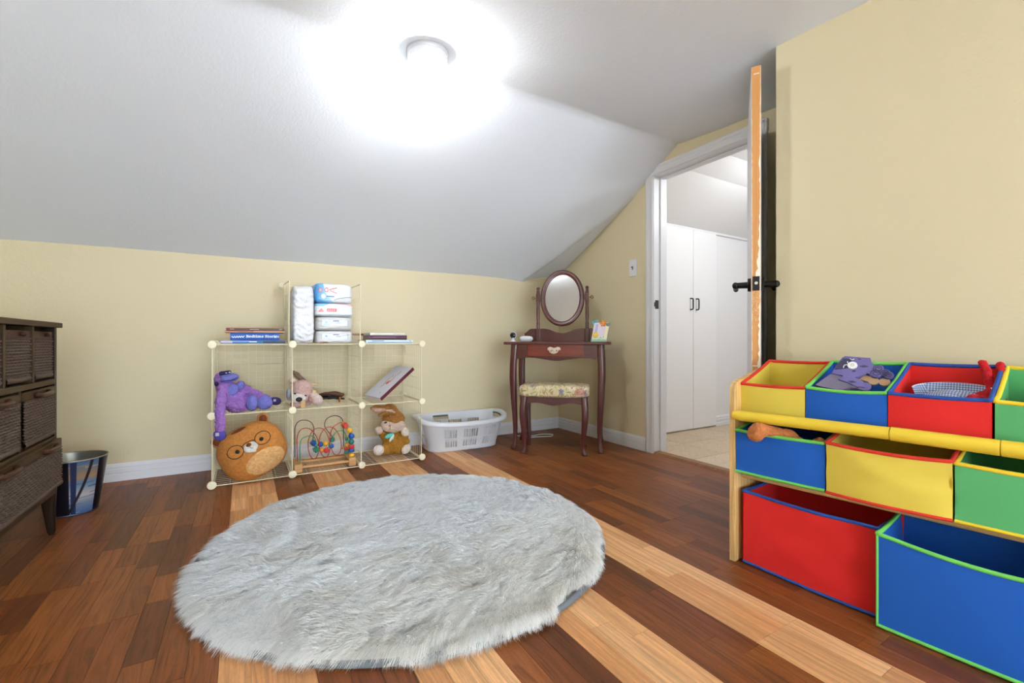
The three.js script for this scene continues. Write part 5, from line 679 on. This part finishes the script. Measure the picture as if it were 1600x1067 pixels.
  part('stand', extr(shape([[0.008, 0], [0.075, 0], [0.034, 0.1]]), 0.03, 0.0005).rotateY(Math.PI / 2).translate(-0.008, 0, 0.0), M('black easel back', '#141414', 0.6), o);
}
// ------------------------------------------------------------------ toy organiser with nine fabric bins
const OA = Math.atan2(-0.993, 0.119), ORG = new THREE.Matrix4().makeRotationY(OA).setPosition(1.48, 0, -0.96), org = (u, y, v) => V3(u, y, -v).applyMatrix4(ORG).toArray();
const orgThing = (name, label, cat, u, y, v, group) => thing(name, label, cat, org(u, y, v), OA, group);
const YEL = '#d6be48', BLU = '#0a55b0', RED = '#d81f1a', GRN = '#57ab6a', TG = '#6cc455', TR = '#d2301f', TB = '#1c4796', TY2 = '#ecc92e';
const FM = { y: cloth(YEL), b: cloth(BLU), r: cloth(RED), g: cloth(GRN) }, TM = { g: cloth(TG), r: cloth(TR), b: cloth(TB), y: cloth(TY2) };
{
  const o = thing('toy_organiser', 'pine toy organiser rack with a yellow front rail holding nine fabric bins', 'organiser', [1.48, 0, -0.96], OA), W = 0.845;
  const side = new THREE.Shape(); side.moveTo(0, 0); side.lineTo(0, 0.595); side.quadraticCurveTo(0, 0.622, 0.03, 0.63); side.lineTo(0.25, 0.672); side.quadraticCurveTo(0.28, 0.678, 0.28, 0.65); side.lineTo(0.28, 0);
  for (const u of [-0.015, W]) part('side_panel', extr(side, 0.016, 0.002, 3).rotateY(Math.PI / 2).translate(u, 0, 0), pine, o, { grain: 'y' });
  const rail = (n, y, v, r, m, seams) => { const s = [rod([0.0, y, -v], [W + 0.002, y, -v], r, 18)]; if (seams) for (const u of [0.0, 0.27, 0.41, 0.62]) s.push(rod([u, y, -v], [u + 0.004, y, -v], r + 0.0015, 18)); return part(n, s, m, o, { grain: 'x' }); };
  part('front_rail', [rod([0.0, 0.513, 0.004], [W + 0.004, 0.519, 0.004], 0.0155, 20), rod([0.018, 0.513, 0.004], [0.43, 0.517, 0.004], 0.0178, 20), rod([0.432, 0.517, 0.004], [0.636, 0.516, 0.004], 0.0192, 20), rod([0.638, 0.516, 0.004], [W - 0.01, 0.516, 0.004], 0.0197, 20)], M('yellow rail sleeve', '#e3c233', 0.6, { bumpMap: tCloth, bumpScale: 0.0003 }), o, { label: 'yellow fabric-covered rail' });
  rail('dowel', 0.4925, 0.08, 0.008, pine); rail('dowel', 0.548, 0.25, 0.008, pine); rail('dowel', 0.292, 0.06, 0.008, pine); rail('dowel', 0.33, 0.25, 0.008, pine);
}
// a bin: front and back upright, the rim climbing to the back; trim is the bound edge
function bin(label, u0, u1, v0, v1, yb, yt, slope, f, t, o = {}) {
  const W = u1 - u0, D = v1 - v0, uc = (u0 + u1) / 2, root = orgThing('fabric_bin', label, 'bin', uc, yb, v0, 'fabric bins of the toy organiser'), h = yt - yb, th = 0.003, sag = o.sag ?? 0.003, bulge = o.bulge ?? 0.006;
  if (o.turn) root.rotation.y += o.turn;
  const Y = (q, d) => q * h + slope * d;                     // local: x along the front, y up from the front bottom edge, -z into the shelf
  const fr = (u, v, off) => { const e = Math.sin(Math.PI * clamp(u)), x = lerp(-W / 2, W / 2, u); return [x, Y(v, 0) - sag * e * v ** 3, bulge * e * Math.sin(Math.PI * (0.25 + 0.6 * v)) + (o.wr ? o.wr * (n3(u * 4 + uc * 9, v * 4, 2) - 0.5) : 0.002 * (n3(u * 3 + uc * 30, v * 3, 4) - 0.5)) - off]; };
  const panel = (fn) => [grid(20, 12, (u, v) => fn(u, v, 0)), grid(20, 12, (u, v) => fn(1 - u, v, th))];
  const bk = (u, v, off) => { const e = Math.sin(Math.PI * u); return [lerp(W / 2, -W / 2, u), Y(v, D) - 0.002 * e * v ** 3, -D + off + 0.003 * e]; }, sd = (s) => (u, v, off) => { const e = Math.sin(Math.PI * u) * Math.sin(Math.PI * clamp(v)); return [s * (W / 2 - off - 0.004 * e - (o.inset ?? 0.001)), Y(v, D * u) - 0.003 * Math.sin(Math.PI * u) * v ** 3, -D * u]; };
  part('fabric_body', [...panel(fr), ...panel(bk), ...panel(sd(1)), ...panel(sd(-1)), grid(4, 6, (u, v) => [lerp(-W / 2, W / 2, u), Y(0, D * v) + 0.002, -D * v])], f, root);
  const loop = []; for (let i = 0; i < 16; i++) loop.push(fr(i / 16, 1, th / 2)); for (let i = 0; i < 8; i++) loop.push(sd(1)(i / 8, 1, th / 2)); for (let i = 0; i < 10; i++) loop.push(bk(i / 10, 1, th / 2)); for (let i = 0; i < 8; i++) loop.push(sd(-1)(1 - i / 8, 1, th / 2));
  part('rim_trim', new THREE.TubeGeometry(new THREE.CatmullRomCurve3(loop.map((p) => V3(...p)), true, 'catmullrom', 0.25), 220, o.tr ?? 0.0055, 8, true), t, root);
  if (o.bottom !== false) part('bottom_trim', tube(Array.from({ length: 12 }, (_, i) => { const p = fr(i / 11, 0, 0); return [p[0], p[1] + 0.003, p[2] + 0.001]; }), 0.0045), t, root);
  if (o.sideTrim) part('side_trim', tube(Array.from({ length: 6 }, (_, i) => { const p = fr(o.sideTrim < 0 ? 0 : 1, i / 5, 0); return p; }), 0.003), t, root);
  return root;
}
const s1 = 0.33, B = (i) => 0.002 + i * 0.2065;
bin('yellow fabric bin with red trim at the far end of the top row', B(0) + 0.001, B(1) - 0.003, 0.04, 0.265, 0.502, 0.621, s1, FM.y, TM.r, { bottom: false });
bin('blue fabric bin with green trim holding the purple wolf puppet, top row', B(1), B(2) - 0.002, 0.04, 0.27, 0.502, 0.624, s1, FM.b, TM.g, { bottom: false, sag: 0.006 });
bin('red fabric bin with blue trim holding a gingham cloth, top row', B(2), B(3) - 0.004, 0.04, 0.27, 0.502, 0.624, s1, FM.r, TM.b, { bottom: false, bulge: 0.004 });
bin('green fabric bin with yellow trim in the top row beside the red one', B(3) + 0.001, B(4) - 0.002, 0.04, 0.27, 0.502, 0.622, s1, FM.g, TM.y, { bottom: false });
bin('small blue fabric bin with green trim in the middle row under the yellow rail', 0.005, 0.274, 0.0, 0.23, 0.316, 0.461, 0.2, FM.b, TM.g, { sag: 0.003 });
bin('yellow fabric bin with sagging red trim in the middle row', 0.278, 0.553, -0.004, 0.235, 0.314, 0.466, 0.2, FM.y, TM.r, { sag: 0.006, bulge: 0.018, wr: 0.008 });
bin('green fabric bin with yellow trim in the middle row', 0.557, 0.83, 0.0, 0.235, 0.314, 0.462, 0.2, FM.g, TM.y, { sag: 0.004 });
bin('large red fabric bin with blue trim on the floor in the bottom row', 0.022, 0.408, 0.0, 0.25, 0.004, 0.25, 0.04, FM.r, TM.b, { sag: 0.004, bulge: 0.008, wr: 0.012, turn: -0.07 });
bin('large blue fabric bin with bright green trim on the floor in the bottom row', 0.414, 0.83, -0.06, 0.19, 0.004, 0.252, 0.04, FM.b, TM.g, { sag: 0.018, bulge: 0.012, sideTrim: -1 });
// ---- what lies in the bins
{
  const felt = (c) => M('foam felt', c, 0.9, { bumpMap: tFuzz, bumpScale: 0.0006 }), pur = felt('#6b6196'), dk = felt('#3a3750'), gr = felt('#756b80'), wht = felt('#ecebe6'), tan = felt('#b08c6a'), swirl = felt('#574f80');
  const o = orgThing('wolf_puppet', 'purple foam wolf head puppet with a white eye lying in the blue bin', 'puppet', 0.312, 0.658, 0.12); o.rotation.set(0, OA, 0); const K = new THREE.Group(); K.name = 'head'; K.rotation.set(-0.62, 0.12, 0); o.add(K);
  const f = (X, Y) => [(X - 760) * 0.000163, (470 - Y) * 0.000215], plate = (n, pts, d, z, m) => part(n, extr(shape(pts.map(([x, y]) => f(x, y))), d, 0.0015, 2).translate(0, 0, z), m, K);
  plate('upper_head', [[430, 465], [470, 330], [530, 190], [570, 155], [955, 155], [985, 215], [1040, 270], [1110, 280], [1180, 320], [1150, 440], [1040, 425], [950, 405], [870, 450], [800, 500], [620, 490]], 0.011, 0, pur);
  plate('dark_mask', [[470, 395], [505, 300], [560, 205], [690, 205], [640, 290], [655, 350], [560, 375]], 0.0015, 0.013, dk);
  plate('jaw', [[200, 690], [400, 475], [700, 480], [830, 515], [930, 565], [1040, 570], [1040, 650], [980, 700], [860, 650], [750, 660], [620, 730]], 0.01, -0.004, gr); plate('jaw_front', [[620, 490], [830, 515], [930, 560], [960, 640], [860, 648], [700, 590], [560, 560]], 0.003, 0.008, pur);
  plate('tooth_lining', [[850, 505], [930, 420], [1040, 440], [1100, 500], [1000, 520], [900, 500]], 0.004, -0.003, tan);
  const disc = (n, X, Y, r, z, m) => part(n, cyl(r, r, 0.006, ...f(X, Y), z, Math.PI / 2), m, K), curl = (X, Y, r, z) => part('nose_swirl', tube(Array.from({ length: 22 }, (_, i) => { const a = i * 0.55, q = r * (0.2 + 0.75 * i / 21), [x, y] = f(X, Y); return [x + Math.cos(a) * q, y + Math.sin(a) * q, z]; }), 0.0011, false, 60, 5), dk, K);
  disc('eye', 722, 312, 0.0125, 0.015, wht); part('pupil', tf(new THREE.TorusGeometry(0.004, 0.0008, 6, 20), ...f(722, 312), 0.0185), felt('#b9b2a8'), K);
  part('lash', [[[590, 370], [600, 320], [660, 310]], [[630, 250], [650, 285], [690, 270]], [[660, 195], [690, 215], [730, 200]]].map((l) => tube(l.map(([x, y]) => [...f(x, y), 0.0155]), 0.0014)), wht, K);
  for (const [X, Y, r] of [[1110, 320, 0.014], [1090, 400, 0.015], [1220, 380, 0.013], [1275, 410, 0.0125]]) { disc('nose_curl', X, Y, r, 0.01, X > 1150 ? swirl : pur); curl(X, Y, r, 0.0135); } for (const [X, Y] of [[1070, 500], [1230, 500]]) disc('mouth_curl', X, Y, 0.0135, 0.001, tan); disc('jaw_curl', 975, 625, 0.015, 0.006, pur);
  part('marking', [[[830, 305], [900, 285], [960, 300], [890, 320]], [[730, 400], [770, 380], [790, 400], [745, 412]], [[700, 575], [770, 560], [840, 580], [760, 600]], [[770, 175], [830, 185], [800, 192]]].map((l, i) => extr(shape(l.map(([x, y]) => f(x, y))), 0.001, 0.0004).translate(0, 0, i === 2 ? 0.0115 : 0.0128)), dk, K);
  const c = orgThing('folded_cloth', 'cream cloth lying under the wolf puppet in the blue bin', 'cloth', 0.335, 0.585, 0.15); part('cloth_fold', superBox(0.13, 0.05, 0.17, 5, 20, (x, y, z) => 0.2 * (n3(x * 3 + 4, y * 2, z * 3) - 0.5)), M('cream cotton', '#e6dfc4', 0.95, { bumpMap: tCloth, bumpScale: 0.0005 }), c);
}
{
  const ging = tex(64, 64, (u, v) => { const a = u < 0.5 ? 1 : 0, b = v < 0.5 ? 1 : 0; return a + b === 2 ? [0.36, 0.43, 0.58] : a + b === 1 ? [0.62, 0.68, 0.79] : [0.92, 0.93, 0.95]; }, true, 1 / 0.007, 1 / 0.007), gm = M('gingham cotton', '#dfe3ee', 0.95, { map: ging, bumpMap: tCloth, bumpScale: 0.0003 });
  const o = orgThing('gingham_cloth', 'blue and white gingham cloth cap folded in the red top bin', 'cloth', 0.53, 0.59, 0.14); o.scale.setScalar(0.86);
  part('cloth_crown', grid(40, 20, (u, v) => { const a = u * 2 * Math.PI, b = v * Math.PI / 2, k = 1 + 0.06 * (n3(Math.cos(a) * 2 + 3, Math.sin(a) * 2, v * 3) - 0.5); return [0.085 * Math.cos(b) * Math.cos(a) * k + 0.004, 0.055 * Math.sin(b) * k + 0.008 * Math.sin(a * 3) * Math.cos(b), -0.06 * Math.cos(b) * Math.sin(a) * k + 0.02]; }, true), gm, o);
  part('cloth_brim', [0, 0.002].map((d) => grid(40, 6, (u, v) => { const a = Math.PI * (0.0 + 1.0 * u), r = lerp(0.082, 0.092, v); return [r * Math.cos(a) * 1.04, 0.022 + v * 0.034 + 0.014 * Math.sin(a) + d, -0.08 * Math.sin(a) * lerp(1, 1.15, v) - 0.0 + d]; })), gm, o); part('brim_piping', tube(Array.from({ length: 20 }, (_, i) => { const a = Math.PI * i / 19; return [0.0957 * Math.cos(a), 0.0565 + 0.014 * Math.sin(a), -0.092 * Math.sin(a)]; }), 0.002), M('white piping', '#e9e9ee', 0.9), o);
}
{
  const red = plush('#c9121b', 0.002), o = orgThing('red_plush', 'bright red plush toy with tube limbs sticking out of the red bin corner', 'plush toy', 0.612, 0.64, 0.195);
  part('body', blob([[[-0.012, 0.0, 0.0], [-0.022, 0.05, -0.02], 0.0105, 0.009], [[-0.022, 0.05, -0.02], [-0.03, 0.07, -0.024], 0.009, 0.0093], [[0.004, 0.0, -0.02], [0.001, 0.066, -0.052], 0.0095, 0.0088], [[-0.006, 0.0, 0.0], [-0.022, -0.03, 0.06], 0.013, 0.014], [[-0.01, -0.03, 0.02], [-0.06, -0.045, 0.07], 0.03, 0.025], [[-0.022, -0.03, 0.06], [-0.03, -0.022, 0.125], 0.014, 0.016]], { cell: 0.0032, k: 0.005, fuzz: 0.001, freq: 300 }), red, o);
}
{
  const org2 = plush('#cf7d42', 0.003), o = orgThing('orange_plush', 'orange fuzzy plush toy with an arm hanging over the small blue bin', 'plush toy', 0.1, 0.46, 0.08);
  part('body', blob([[[-0.004, 0.018, 0.112], [-0.014, 0.004, 0.112], 0.0255, 0.0255], [[0.005, 0.018, 0.09], [0.06, 0.002, 0.045], 0.018, 0.018], [[0.06, 0.002, 0.045], [0.1, -0.035, 0.02], 0.018, 0.02], { e: [0.08, -0.065, 0.0], r: [0.07, 0.045, 0.06] }, [[0.12, -0.035, 0.03], [0.15, -0.008, 0.052], 0.02, 0.019]], { cell: 0.004, k: 0.012, fuzz: 0.0018, freq: 260 }), org2, o);
}
{
  const o = orgThing('dark_ball', 'dark round toy inside the green top bin at the edge of the picture', 'toy', 0.735, 0.6, 0.13);
  part('ball_body', ell(0, 0, 0, 0.052, 0.05, 0.05, 0, 0, 0, 32), M('black rubber', '#17140f', 0.45), o); part('ball_band', tf(new THREE.TorusGeometry(0.0505, 0.003, 8, 40), 0, 0, 0, 0.2, 0.6, 0), M('brown band', '#7d6a44', 0.6), o);
}
renderer.render(scene, camera);
